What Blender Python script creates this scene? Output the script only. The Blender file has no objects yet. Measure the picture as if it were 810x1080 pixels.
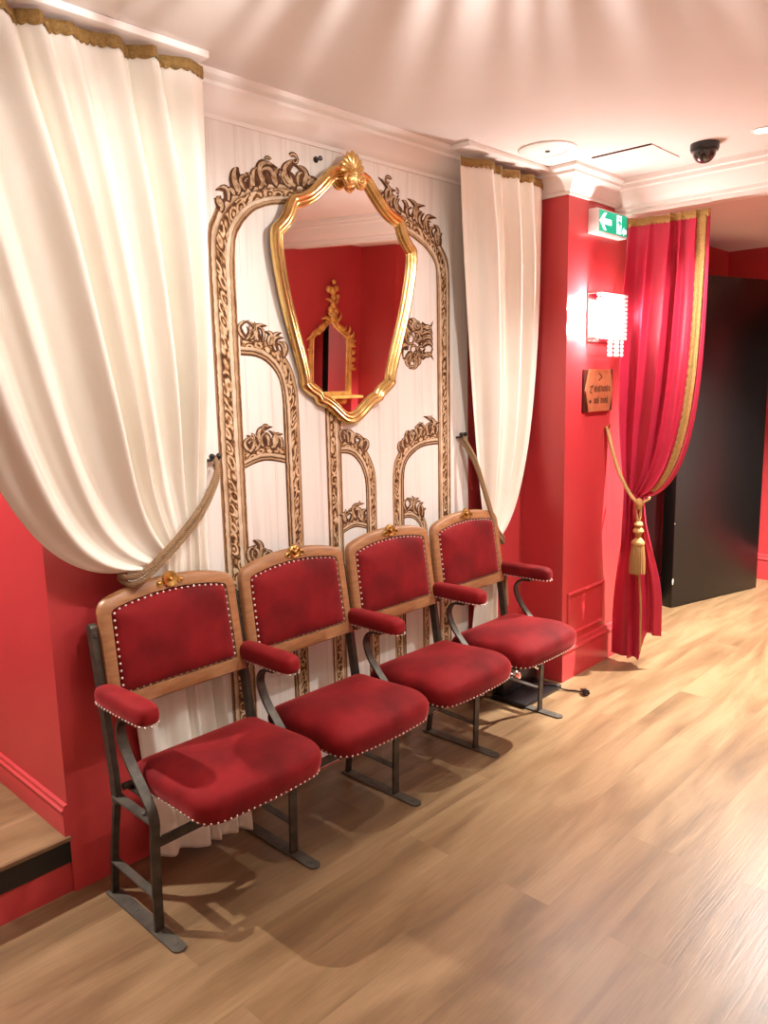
import bpy, bmesh, math, random
from math import sin, cos, pi, radians as R, sqrt, atan2, hypot
from mathutils import Vector, Matrix
random.seed(7)
S = bpy.context.scene
COL = S.collection

# ------------------------------------------------------------------ helpers
def lerp(a, b, t): return a + (b - a) * t
def smooth(t):
    t = max(0.0, min(1.0, t)); return t * t * (3 - 2 * t)

def link(name, bm, m, parent=None, ang=38, solid=None, kind=None, sub=0, recalc=True):
    me = bpy.data.meshes.new(name)
    if recalc: bmesh.ops.recalc_face_normals(bm, faces=bm.faces[:])
    bm.to_mesh(me); bm.free()
    for mm in (m if isinstance(m, (list, tuple)) else [m]): me.materials.append(mm)
    for p in me.polygons: p.use_smooth = True
    me.set_sharp_from_angle(angle=R(ang))
    o = bpy.data.objects.new(name, me); COL.objects.link(o)
    if parent: o.parent = parent
    if solid:
        md = o.modifiers.new('thickness', 'SOLIDIFY'); md.thickness = solid; md.offset = 0
    if sub:
        md = o.modifiers.new('smooth', 'SUBSURF'); md.levels = sub; md.render_levels = sub
    if kind: o['kind'] = kind
    return o
def struct(name, bm, m, parent=None, ang=38):
    return link(name, bm, m, parent, ang, kind=None if parent else 'structure')
def tag(o, label, cat, group=None):
    o['label'] = label; o['category'] = cat
    if group: o['group'] = group
    return o
def thing(name, loc, label, cat, group=None, rot=(0, 0, 0)):
    o = bpy.data.objects.new(name, None); COL.objects.link(o)
    o.empty_display_size = .05; o.location = loc; o.rotation_euler = rot
    return tag(o, label, cat, group)
NB = bmesh.new
def box(bm, x0, x1, y0, y1, z0, z1, bev=0, M=None, seg=2):
    vs = [bm.verts.new((x, y, z)) for x in (x0, x1) for y in (y0, y1) for z in (z0, z1)]
    fs = [bm.faces.new([vs[i] for i in f]) for f in ((0, 1, 3, 2), (4, 6, 7, 5), (0, 4, 5, 1), (2, 3, 7, 6), (0, 2, 6, 4), (1, 5, 7, 3))]
    if bev:
        es = list({e for f in fs for e in f.edges})
        r = bmesh.ops.bevel(bm, geom=es, offset=bev, segments=seg, profile=.5, affect='EDGES')
        vs = list({v for v in vs if v.is_valid} | set(r['verts']))
    if M: bmesh.ops.transform(bm, matrix=M, verts=[v for v in vs if v.is_valid])
    return vs
def rings(bm, rows, closed=True, cap0=False, cap1=False, loop=False):
    V = [[bm.verts.new(p) for p in r] for r in rows]
    n = len(V[0]); m = len(V)
    for i in range(m if loop else m - 1):
        a, b = V[i], V[(i + 1) % m]
        for j in range(n if closed else n - 1):
            k = (j + 1) % n
            try: bm.faces.new((a[j], a[k], b[k], b[j]))
            except ValueError: pass
    if cap0: bm.faces.new(V[0][::-1])
    if cap1: bm.faces.new(V[-1])
    return V
def cat_rom(pts, n=6, closed=False):
    P = [Vector(p) for p in pts]; out = []
    m = len(P)
    for i in range(m if closed else m - 1):
        if closed: a, b, c, d = P[i - 1], P[i], P[(i + 1) % m], P[(i + 2) % m]
        else: a, b, c, d = P[max(i - 1, 0)], P[i], P[i + 1], P[min(i + 2, m - 1)]
        for k in range(n):
            t = k / n
            out.append(.5 * ((2 * b) + (c - a) * t + (2 * a - 5 * b + 4 * c - d) * t * t + (3 * b - a - 3 * c + d) * t ** 3))
    if not closed: out.append(P[-1])
    return out
def frames(pts, closed=False):
    P = [Vector(p) for p in pts]; n = len(P); T = []
    for i in range(n):
        if closed: t = P[(i + 1) % n] - P[i - 1]
        else: t = P[min(i + 1, n - 1)] - P[max(i - 1, 0)]
        T.append(t.normalized())
    up = Vector((0, 0, 1)) if abs(T[0].z) < .9 else Vector((0, 1, 0))
    N = [(up - T[0] * up.dot(T[0])).normalized()]
    for i in range(1, n):
        v = N[-1] - T[i] * N[-1].dot(T[i]); N.append(v.normalized())
    return P, T, N
def tube(bm, pts, r, n=8, caps=True, closed=False):
    P, T, N = frames(pts, closed); rows = []
    for i, p in enumerate(P):
        b = T[i].cross(N[i]); rr = r(i / (len(P) - 1)) if callable(r) else r
        rows.append([p + (N[i] * cos(2 * pi * k / n) + b * sin(2 * pi * k / n)) * rr for k in range(n)])
    rings(bm, rows, True, caps and not closed, caps and not closed, closed)
def rope(bm, pts, r, pitch=.03, strands=3, n=6):
    P = cat_rom(pts, 10); P, T, N = frames(P); L = 0; lens = [0]
    for i in range(1, len(P)): L += (P[i] - P[i - 1]).length; lens.append(L)
    m = max(8, int(L / pitch * 8)); Q = []; k = 0
    for j in range(m + 1):
        s = L * j / m
        while k < len(P) - 2 and lens[k + 1] < s: k += 1
        t = (s - lens[k]) / max(1e-6, lens[k + 1] - lens[k])
        Q.append((P[k].lerp(P[k + 1], t), N[k], T[k].cross(N[k]), s))
    for a in range(strands):
        path = [p + (nn * cos(2 * pi * (s / pitch + a / strands)) + b * sin(2 * pi * (s / pitch + a / strands))) * r * .5 for p, nn, b, s in Q]
        tube(bm, path, r * .58, n)
def lathe(bm, prof, n=24, M=None, cap=True):
    rows = [[Vector((r * cos(2 * pi * k / n), r * sin(2 * pi * k / n), z)) for k in range(n)] for r, z in prof]
    if M: rows = [[M @ p for p in r] for r in rows]
    rings(bm, rows, True, cap, cap)
def ball(bm, c, r, M=None, u=10, v=7, sc=(1, 1, 1)):
    MM = Matrix.Translation(c) @ (M or Matrix()) @ Matrix.Diagonal((r * sc[0], r * sc[1], r * sc[2], 1))
    bmesh.ops.create_uvsphere(bm, u_segments=u, v_segments=v, radius=1, matrix=MM)
def prism(bm, poly, f0, f1):
    """poly 2-D, f0/f1 map (a,b)->3-D front and back"""
    A = [bm.verts.new(f0(*p)) for p in poly]; B = [bm.verts.new(f1(*p)) for p in poly]
    n = len(poly); bm.faces.new(A); bm.faces.new(B[::-1])
    for i in range(n): bm.faces.new((A[i], B[i], B[(i + 1) % n], A[(i + 1) % n]))
def strap(bm, pts, w, t, xaxis=Vector((1, 0, 0))):
    """flat bar following a path in a plane; w along xaxis, t in plane"""
    P, T, N = frames(pts); rows = []
    for i, p in enumerate(P):
        nn = T[i].cross(xaxis).normalized()
        rows.append([p + xaxis * (a * w / 2) + nn * (b * t / 2) for a, b in ((-1, -1), (1, -1), (1, 1), (-1, 1))])
    rings(bm, rows, True, True, True)
def offset_path(pts, d):
    """open 2-D polyline mitred offset (left side positive)"""
    out = []; n = len(pts)
    for i in range(n):
        nn = []
        for a, b in ((i - 1, i), (i, i + 1)):
            if 0 <= a and b < n:
                v = Vector(pts[b]) - Vector(pts[a]); v.normalize(); nn.append(Vector((-v.y, v.x)))
        m = nn[0] if len(nn) == 1 else (nn[0] + nn[1]) / (1 + nn[0].dot(nn[1]))
        out.append(Vector(pts[i]) + m * d)
    return out
def moulding(bm, path, prof):
    """prof: list of (distance from wall, z); path 2-D xy; room is on the left side"""
    rows = []
    offs = [offset_path(path, d) for d, z in prof]
    for i in range(len(path)): rows.append([(offs[k][i].x, offs[k][i].y, prof[k][1]) for k in range(len(prof))])
    rings(bm, rows, True, True, True)

# ------------------------------------------------------------------ materials
def mat(name, col, rough=.5, metal=0, noise=None, bump=None, sheen=0, coat=0, emis=None, trans=0, spec=.5, sheen_tint=None, stretch=(1, 1, 1), noise_lohi=(.35, .65)):
    m = bpy.data.materials.new(name); m.use_nodes = True
    nt = m.node_tree; b = nt.nodes['Principled BSDF']
    b.inputs['Base Color'].default_value = (*col, 1); b.inputs['Roughness'].default_value = rough
    b.inputs['Metallic'].default_value = metal; b.inputs['Specular IOR Level'].default_value = spec
    if sheen:
        b.inputs['Sheen Weight'].default_value = sheen; b.inputs['Sheen Roughness'].default_value = .35
        b.inputs['Sheen Tint'].default_value = (*(sheen_tint or (1, 1, 1)), 1)
    if coat: b.inputs['Coat Weight'].default_value = coat; b.inputs['Coat Roughness'].default_value = .15
    if trans: b.inputs['Transmission Weight'].default_value = trans
    if emis: b.inputs['Emission Color'].default_value = (*emis[0], 1); b.inputs['Emission Strength'].default_value = emis[1]
    if noise or bump:
        tc = nt.nodes.new('ShaderNodeTexCoord'); mp = nt.nodes.new('ShaderNodeMapping')
        mp.inputs['Scale'].default_value = stretch
        nt.links.new(tc.outputs['Object'], mp.inputs['Vector'])
    if noise:
        sc, col2 = noise
        n = nt.nodes.new('ShaderNodeTexNoise'); n.inputs['Scale'].default_value = sc; n.inputs['Detail'].default_value = 4
        nt.links.new(mp.outputs[0], n.inputs['Vector'])
        cr = nt.nodes.new('ShaderNodeValToRGB')
        cr.color_ramp.elements[0].position = noise_lohi[0]; cr.color_ramp.elements[0].color = (*col, 1)
        cr.color_ramp.elements[1].position = noise_lohi[1]; cr.color_ramp.elements[1].color = (*col2, 1)
        nt.links.new(n.outputs['Fac'], cr.inputs['Fac']); nt.links.new(cr.outputs['Color'], b.inputs['Base Color'])
    if bump:
        sc, st = bump
        n2 = nt.nodes.new('ShaderNodeTexNoise'); n2.inputs['Scale'].default_value = sc; n2.inputs['Detail'].default_value = 3
        nt.links.new(mp.outputs[0], n2.inputs['Vector'])
        bp = nt.nodes.new('ShaderNodeBump'); bp.inputs['Strength'].default_value = st; bp.inputs['Distance'].default_value = .01
        nt.links.new(n2.outputs['Fac'], bp.inputs['Height']); nt.links.new(bp.outputs['Normal'], b.inputs['Normal'])
    return m

M_RED = mat('red_wall_paint', (.46, .040, .043), .42, noise=(3, (.42, .035, .038)), bump=(160, .05), spec=.5)
M_REDGLOSS = mat('red_pillar_paint', (.49, .042, .048), .26, bump=(120, .06), spec=.6)
M_CEIL = mat('ceiling_paint', (.76, .70, .66), .8, noise=(2, (.73, .67, .63)))
M_PALE = mat('pale_wall_paint', (.80, .74, .68), .7)
M_TRIM = mat('white_trim_paint', (.86, .82, .78), .5)
M_WOOD = mat('oiled_beech', (.34, .165, .068), .42, noise=(14, (.26, .115, .045)), stretch=(1, 1, 6), bump=(40, .05))
M_VELVET = mat('red_velvet', (.10, .003, .0042), .75, noise=(6, (.195, .0072, .0095)), bump=(22, .10), sheen=.6, sheen_tint=(1, .18, .18), spec=.15)
M_IRON = mat('cast_iron', (.075, .065, .050), .48, metal=.55, noise=(30, (.045, .038, .030)), bump=(90, .08))
M_PLATE = mat('worn_steel', (.14, .125, .10), .5, metal=.5, noise=(20, (.09, .08, .065)))
M_BRASS = mat('brass', (.62, .40, .13), .33, metal=.95, noise=(40, (.42, .25, .07)))
M_NAIL = mat('nickel_nailhead', (.95, .90, .82), .25, metal=.6)
M_GOLD = mat('worn_gilding', (.74, .52, .21), .23, metal=1, noise=(11, (.46, .27, .085)), bump=(60, .06), noise_lohi=(.5, .72))
M_GILTWOOD = mat('bright_giltwood', (.78, .50, .14), .4, metal=.5, noise=(16, (.55, .29, .07)))
M_MIRROR = mat('silvered_glass', (.93, .92, .91), .01, metal=1)
M_CREAM = mat('cream_cotton', (.88, .845, .76), .9, noise=(4, (.85, .81, .72)), bump=(300, .12), sheen=.15, spec=.1)
M_BRAID = mat('ochre_braid', (.33, .20, .055), .8, noise=(120, (.22, .12, .03)), bump=(200, .4))
M_GOLDBRAID = mat('gold_braid', (.50, .31, .10), .55, metal=.25, noise=(160, (.34, .19, .05)), bump=(220, .5))
M_ROPE = mat('brown_cord', (.27, .17, .085), .75, bump=(300, .3))
M_GOLDROPE = mat('gold_cord', (.46, .28, .10), .55, metal=.2, bump=(300, .3))
M_REDCLOTH = mat('crimson_satin', (.50, .022, .060), .48, noise=(3, (.44, .017, .048)), bump=(30, .06), sheen=.4, sheen_tint=(1, .25, .4), spec=.4)
M_BLACK = mat('black_paint', (.005, .0047, .0045), .34, bump=(6, .12), spec=.5)
M_BLACKPL = mat('black_plastic', (.012, .011, .011), .28)
M_SMOKED = mat('smoked_dome', (.015, .013, .012), .06, coat=1)
M_WHITEPL = mat('white_plastic', (.82, .80, .77), .4)
M_CHROME = mat('chrome', (.8, .78, .75), .15, metal=1)
M_COPPER = mat('copper_sheet', (.80, .36, .17), .36, metal=.7, noise=(20, (.70, .29, .12)))
M_DARKWOOD = mat('dark_board', (.05, .012, .008), .3)
M_INK = mat('engraved_ink', (.06, .02, .01), .5)
M_GREEN = mat('exit_green', (.0, .28, .16), .4, emis=((.0, .50, .28), .7))
M_EXITW = mat('exit_white', (.9, .95, .92), .4, emis=((.85, 1, .95), 1.6))
M_DIFF = mat('lamp_diffuser', (1, .95, .85), .5, emis=((1, .86, .68), 14))
M_BULB = mat('bulb_glow', (1, .95, .85), .5, emis=((1, .92, .82), 45))
M_CRYSTAL = mat('crystal_bead', (.97, .96, .94), .05, trans=.35, emis=((1, .95, .88), .35))
M_RODS = mat('frosted_rods', (.85, .82, .78), .3)
M_CHIP = mat('bare_chipped_wood', (.7, .55, .4), .8)

def floor_mat(name='oak_planks'):
    m = bpy.data.materials.new(name); m.use_nodes = True; nt = m.node_tree; b = nt.nodes['Principled BSDF']
    N, L = nt.nodes.new, nt.links.new
    tc = N('ShaderNodeTexCoord')
    br = N('ShaderNodeTexBrick'); br.offset = .37; br.inputs['Scale'].default_value = 1
    br.inputs['Brick Width'].default_value = 1.38; br.inputs['Row Height'].default_value = .195
    br.inputs['Mortar Size'].default_value = .0012; br.inputs['Mortar Smooth'].default_value = .2
    br.inputs['Color1'].default_value = (0, 0, 0, 1); br.inputs['Color2'].default_value = (1, 1, 1, 1); br.inputs['Mortar'].default_value = (.5, .5, .5, 1)
    L(tc.outputs['Object'], br.inputs['Vector'])
    # shift grain per plank
    mp = N('ShaderNodeMapping'); mp.inputs['Scale'].default_value = (.85, 4.6, 1)
    cmb = N('ShaderNodeCombineXYZ'); mul = N('ShaderNodeMath'); mul.operation = 'MULTIPLY'; mul.inputs[1].default_value = 7
    L(br.outputs['Color'], mul.inputs[0]); L(mul.outputs[0], cmb.inputs['X']); L(mul.outputs[0], cmb.inputs['Z'])
    add = N('ShaderNodeVectorMath'); L(tc.outputs['Object'], add.inputs[0]); L(cmb.outputs[0], add.inputs[1]); L(add.outputs[0], mp.inputs['Vector'])
    n1 = N('ShaderNodeTexNoise'); n1.inputs['Scale'].default_value = 1.5; n1.inputs['Detail'].default_value = 6; n1.inputs['Roughness'].default_value = .55; n1.inputs['Distortion'].default_value = .6
    L(mp.outputs[0], n1.inputs['Vector'])
    cr = N('ShaderNodeValToRGB'); e = cr.color_ramp.elements
    e[0].position = .25; e[0].color = (.125, .069, .033, 1); e[1].position = .66; e[1].color = (.295, .188, .097, 1)
    x = e.new(.45); x.color = (.205, .122, .058, 1)
    L(n1.outputs['Fac'], cr.inputs['Fac'])
    mp2 = N('ShaderNodeMapping'); mp2.inputs['Scale'].default_value = (3, 70, 1); L(add.outputs[0], mp2.inputs['Vector'])
    n2 = N('ShaderNodeTexNoise'); n2.inputs['Scale'].default_value = 2; n2.inputs['Detail'].default_value = 4; L(mp2.outputs[0], n2.inputs['Vector'])
    mx = N('ShaderNodeMix'); mx.data_type = 'RGBA'; mx.blend_type = 'MULTIPLY'; mx.inputs['Factor'].default_value = .26
    r2 = N('ShaderNodeValToRGB'); r2.color_ramp.elements[0].position = .3; r2.color_ramp.elements[0].color = (.50, .46, .43, 1); r2.color_ramp.elements[1].position = .6; r2.color_ramp.elements[1].color = (1, 1, 1, 1)
    L(n2.outputs['Fac'], r2.inputs['Fac']); L(cr.outputs['Color'], mx.inputs['A']); L(r2.outputs['Color'], mx.inputs['B'])
    # per plank tone
    mx2 = N('ShaderNodeMix'); mx2.data_type = 'RGBA'; mx2.blend_type = 'MULTIPLY'; mx2.inputs['Factor'].default_value = .18
    r3 = N('ShaderNodeValToRGB'); r3.color_ramp.elements[0].color = (.80, .78, .76, 1); r3.color_ramp.elements[1].color = (1.15, 1.14, 1.12, 1)
    L(br.outputs['Color'], r3.inputs['Fac']); L(mx.outputs['Result'], mx2.inputs['A']); L(r3.outputs['Color'], mx2.inputs['B'])
    mx3 = N('ShaderNodeMix'); mx3.data_type = 'RGBA'; L(br.outputs['Fac'], mx3.inputs['Factor']); L(mx2.outputs['Result'], mx3.inputs['A']); mx3.inputs['B'].default_value = (.20, .118, .058, 1)
    L(mx3.outputs['Result'], b.inputs['Base Color'])
    b.inputs['Roughness'].default_value = .36
    bp = N('ShaderNodeBump'); bp.inputs['Strength'].default_value = .12; bp.inputs['Distance'].default_value = .004; L(n2.outputs['Fac'], bp.inputs['Height']); L(bp.outputs['Normal'], b.inputs['Normal'])
    return m
M_FLOOR = floor_mat()

def planks_mat():
    """whitewashed vertical planks printed on the mural"""
    m = bpy.data.materials.new('whitewashed_plank_print'); m.use_nodes = True; nt = m.node_tree; b = nt.nodes['Principled BSDF']
    N, L = nt.nodes.new, nt.links.new
    tc = N('ShaderNodeTexCoord'); mp = N('ShaderNodeMapping'); mp.inputs['Scale'].default_value = (16, 1, .7); L(tc.outputs['Object'], mp.inputs['Vector'])
    n = N('ShaderNodeTexNoise'); n.inputs['Scale'].default_value = 2.2; n.inputs['Detail'].default_value = 6; L(mp.outputs[0], n.inputs['Vector'])
    cr = N('ShaderNodeValToRGB'); e = cr.color_ramp.elements
    e[0].position = .26; e[0].color = (.68, .63, .58, 1); e[1].position = .45; e[1].color = (.81, .77, .72, 1)
    x = e.new(.7); x.color = (.85, .81, .76, 1)
    L(n.outputs['Fac'], cr.inputs['Fac'])
    # plank joints
    sp = N('ShaderNodeSeparateXYZ'); L(tc.outputs['Object'], sp.inputs[0])
    mo = N('ShaderNodeMath'); mo.operation = 'PINGPONG'; mo.inputs[1].default_value = .0575; L(sp.outputs['X'], mo.inputs[0])
    lt = N('ShaderNodeMath'); lt.operation = 'LESS_THAN'; lt.inputs[1].default_value = .0012; L(mo.outputs[0], lt.inputs[0])
    n3 = N('ShaderNodeTexNoise'); n3.inputs['Scale'].default_value = 3; L(tc.outputs['Object'], n3.inputs['Vector'])
    mm = N('ShaderNodeMath'); mm.operation = 'MULTIPLY'; L(lt.outputs[0], mm.inputs[0]); L(n3.outputs['Fac'], mm.inputs[1])
    mx = N('ShaderNodeMix'); mx.data_type = 'RGBA'; L(mm.outputs[0], mx.inputs['Factor']); L(cr.outputs['Color'], mx.inputs['A']); mx.inputs['B'].default_value = (.50, .42, .36, 1)
    L(mx.outputs['Result'], b.inputs['Base Color']); b.inputs['Roughness'].default_value = .75; b.inputs['Specular IOR Level'].default_value = .2
    return m
M_PLANKS = planks_mat()

def frame_print_mat(name, stops, zone, vs=26):
    m = bpy.data.materials.new(name); m.use_nodes = True; nt = m.node_tree; b = nt.nodes['Principled BSDF']
    N, L = nt.nodes.new, nt.links.new
    uv = N('ShaderNodeUVMap'); sp = N('ShaderNodeSeparateXYZ'); L(uv.outputs[0], sp.inputs[0])
    nz = N('ShaderNodeTexNoise'); nz.inputs['Scale'].default_value = 40; nz.inputs['Detail'].default_value = 3
    tc = N('ShaderNodeTexCoord'); L(tc.outputs['Object'], nz.inputs['Vector'])
    ad = N('ShaderNodeMath'); ad.operation = 'MULTIPLY_ADD'; ad.inputs[1].default_value = .10; L(nz.outputs['Fac'], ad.inputs[0])
    sb = N('ShaderNodeMath'); sb.operation = 'SUBTRACT'; sb.inputs[1].default_value = .05; L(sp.outputs['X'], sb.inputs[0]); L(sb.outputs[0], ad.inputs[2])
    cr = N('ShaderNodeValToRGB'); cr.color_ramp.interpolation = 'LINEAR'; e = cr.color_ramp.elements
    while len(e) > 1: e.remove(e[-1])
    e[0].position = stops[0][0]; e[0].color = (*stops[0][1], 1)
    for p, c in stops[1:]: x = e.new(p); x.color = (*c, 1)
    L(ad.outputs[0], cr.inputs['Fac'])
    # carved ornament band: curls from distorted rings + cells
    mp = N('ShaderNodeMapping'); mp.inputs['Scale'].default_value = (3.0, vs, 1); L(uv.outputs[0], mp.inputs['Vector'])
    vo = N('ShaderNodeTexVoronoi'); vo.inputs['Scale'].default_value = 1.0; vo.inputs['Randomness'].default_value = .75; L(mp.outputs[0], vo.inputs['Vector'])
    wv = N('ShaderNodeMath'); wv.operation = 'SINE'; ml = N('ShaderNodeMath'); ml.operation = 'MULTIPLY'; ml.inputs[1].default_value = 17; L(vo.outputs['Distance'], ml.inputs[0]); L(ml.outputs[0], wv.inputs[0])
    nn = N('ShaderNodeTexNoise'); nn.inputs['Scale'].default_value = 2.4; nn.inputs['Detail'].default_value = 3; L(mp.outputs[0], nn.inputs['Vector'])
    a2 = N('ShaderNodeMath'); a2.operation = 'MULTIPLY_ADD'; a2.inputs[1].default_value = .22; L(wv.outputs[0], a2.inputs[0]); L(nn.outputs['Fac'], a2.inputs[2])
    c2 = N('ShaderNodeValToRGB'); e = c2.color_ramp.elements
    e[0].position = .28; e[0].color = (.075, .028, .010, 1); e[1].position = .72; e[1].color = (.74, .58, .40, 1)
    x = e.new(.42); x.color = (.26, .125, .045, 1); x = e.new(.55); x.color = (.48, .30, .15, 1)
    L(a2.outputs[0], c2.inputs['Fac'])
    g = N('ShaderNodeMath'); g.operation = 'GREATER_THAN'; g.inputs[1].default_value = zone[0]; L(ad.outputs[0], g.inputs[0])
    l = N('ShaderNodeMath'); l.operation = 'LESS_THAN'; l.inputs[1].default_value = zone[1]; L(ad.outputs[0], l.inputs[0])
    an = N('ShaderNodeMath'); an.operation = 'MULTIPLY'; L(g.outputs[0], an.inputs[0]); L(l.outputs[0], an.inputs[1])
    mx = N('ShaderNodeMix'); mx.data_type = 'RGBA'; L(an.outputs[0], mx.inputs['Factor']); L(cr.outputs['Color'], mx.inputs['A']); L(c2.outputs['Color'], mx.inputs['B'])
    # blotchy ageing
    nb = N('ShaderNodeTexNoise'); nb.inputs['Scale'].default_value = 14; nb.inputs['Detail'].default_value = 6; L(tc.outputs['Object'], nb.inputs['Vector'])
    rb = N('ShaderNodeValToRGB'); rb.color_ramp.elements[0].position = .35; rb.color_ramp.elements[0].color = (.62, .52, .42, 1); rb.color_ramp.elements[1].position = .6; rb.color_ramp.elements[1].color = (1.0, 1.0, 1.0, 1); L(nb.outputs['Fac'], rb.inputs['Fac'])
    m2 = N('ShaderNodeMix'); m2.data_type = 'RGBA'; m2.blend_type = 'MULTIPLY'; m2.inputs['Factor'].default_value = .7; L(mx.outputs['Result'], m2.inputs['A']); L(rb.outputs['Color'], m2.inputs['B'])
    L(m2.outputs['Result'], b.inputs['Base Color']); b.inputs['Roughness'].default_value = .7; b.inputs['Specular IOR Level'].default_value = .2
    return m
DK, BR, TN, CR_, MD = (.085, .034, .014), (.26, .12, .045), (.55, .39, .24), (.74, .62, .47), (.40, .24, .12)
M_COLPRINT = frame_print_mat('column_print', [(0, BR), (.03, MD), (.07, DK), (.11, BR), (.14, CR_), (.24, TN), (.30, DK), (.33, MD), (.62, DK), (.66, CR_), (.76, CR_), (.80, BR), (.83, TN), (.90, MD), (.93, DK), (.97, BR), (1, TN)], (.31, .63), 24)
M_ARCHPRINT = frame_print_mat('arch_print', [(0, DK), (.05, MD), (.12, TN), (.16, MD), (.55, TN), (.60, CR_), (.70, TN), (.74, DK), (.79, DK), (.82, TN), (.88, MD), (.92, DK), (1, DK)], (.17, .54), 26)
M_LEAFD = mat('leaf_print_dark', (.055, .020, .008), .7, noise=(55, (.13, .055, .022)), spec=.2)
M_LEAFL = mat('leaf_print_light', (.62, .47, .31), .7, noise=(60, (.30, .17, .08)), spec=.2)

# ------------------------------------------------------------------ room shell
H = 2.60; PX, PY = 2.480, -.252; YB = -2.60; XL, XR = -2.6, 5.45; XO = -.084
bm = NB(); box(bm, XL, XR + .1, YB - .1, .16, -.06, 0); struct('floor', bm, M_FLOOR)
bm = NB(); box(bm, XL, 2.97, YB - .1, 1.5, H, H + .08); struct('ceiling', bm, M_CEIL)
bm = NB(); box(bm, 3.12, XR + .1, YB - .1, .2, 2.54, 2.62); struct('ceiling_passage', bm, M_CEIL)
bm = NB(); box(bm, 2.97, 3.12, YB - .1, .06, 2.45, 2.62); struct('ceiling_beam', bm, M_TRIM)
bm = NB(); box(bm, XO, PX, 0, .12, 0, H); struct('wall_back', bm, M_RED)
bm = NB(); box(bm, XL, XO, 0, .12, 2.35, H); struct('wall_lintel', bm, M_RED)
bm = NB(); box(bm, PX, 3.10, PY, .12, 0, H); struct('wall_pillar', bm, M_REDGLOSS)
bm = NB(); box(bm, 3.10, XR + .1, .04, .16, 0, 2.6); struct('wall_passage', bm, M_RED)
bm = NB(); box(bm, 3.80, 4.30, .028, .045, 0, 2.27, .003); struct('door_1', bm, M_BLACK)
bm = NB(); box(bm, XR - .08, XR + .1, YB, .04, 0, 2.6); struct('wall_right', bm, M_RED)
bm = NB(); box(bm, XL, XR + .1, YB - .12, YB, 0, H); struct('wall_front', bm, M_PALE)
bm = NB(); box(bm, 2.3, 3.80, YB, YB + .004, 0, 2.54); struct('wall_front_red', bm, M_RED)
bm = NB(); box(bm, XR - .086, XR - .08, -1.30, -.40, .0, 2.15); struct('reflection_dark_panel', bm, M_BLACK)  # unseen black panel, added to darken the reflection in the console glass
bm = NB(); box(bm, 3.80, 4.25, YB, -2.2, 0, 2.54); struct('wall_buttress', bm, M_RED)
bm = NB(); box(bm, XL - .12, XL, YB - .1, 1.5, 0, H); struct('wall_left', bm, M_PALE)
bm = NB(); box(bm, XL, .1, 1.38, 1.5, 0, H); struct('wall_recess', bm, M_RED)
bm = NB(); box(bm, XO, XO + .12, .12, 1.38, 0, H); struct('wall_recess_side', bm, M_RED)
# raised floor of the recess with black nosing
bm = NB(); box(bm, XL, XO, 0.012, 1.38, 0, .105); struct('trim_step_base', bm, M_RED)
bm = NB(); box(bm, XL, XO, .004, 1.38, .105, .185); struct('trim_step_riser', bm, M_BLACK)
bm = NB(); box(bm, XL, XO, -.012, 1.38, .185, .2, .003); struct('floor_step', bm, M_FLOOR)
# cornices
CP = [(0, 2.478), (.010, 2.478), (.012, 2.492), (.020, 2.498), (.028, 2.515), (.040, 2.535), (.056, 2.552), (.070, 2.560), (.072, 2.572), (.080, 2.576), (.092, 2.584), (.094, 2.601), (0, 2.601)]
bm = NB(); moulding(bm, [(2.97, PY), (PX, PY), (PX, 0), (XL, 0)][::-1][::-1], CP)
# (path runs right to left so that the room lies on its left side)
struct('trim_cornice', bm, M_TRIM)
BP = [(0, 2.435), (.012, 2.435), (.014, 2.455), (.026, 2.460), (.028, 2.475), (.042, 2.482), (.056, 2.505), (.072, 2.528), (.078, 2.545), (.092, 2.552), (.094, 2.570), (.104, 2.576), (.106, 2.601), (0, 2.601)]
bm = NB(); moulding(bm, [(2.972, YB), (2.972, PY)], BP); struct('trim_beam_cornice', bm, M_TRIM)
# skirtings
SK = [(0, 0), (.016, 0), (.016, .135), (.013, .150), (.020, .158), (.020, .168), (.012, .176), (.010, .195), (0, .202)]
bm = NB(); moulding(bm, [(3.10, .04), (3.10, PY), (PX, PY), (PX, 0), (2.02, 0)], SK); struct('baseboard_pillar', bm, M_REDGLOSS)
bm = NB(); moulding(bm, [(XR - .08, YB), (XR - .08, .04), (4.30, .04)], SK); struct('baseboard_passage', bm, M_RED)
SK2 = [(d, z * .52 + .2) for d, z in SK]
bm = NB(); moulding(bm, [(XO, .0), (XO, 1.38)], SK2); struct('baseboard_recess', bm, M_RED)
# raised panel moulding on pillar
bm = NB()
x0, x1, z0, z1 = 2.528, 2.93, .235, .475
pr = [(0, 0), (.018, 0), (.018, .004), (.010, .012), (.003, .008)]
rows = []
for cx, cz, sx, sz in ((x0, z0, 1, 1), (x1, z0, -1, 1), (x1, z1, -1, -1), (x0, z1, 1, -1)):
    rows.append([(cx + sx * a, PY - b, cz + sz * a) for a, b in pr])
rings(bm, rows, True, loop=True); struct('trim_pillar_panel', bm, M_REDGLOSS)

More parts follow.
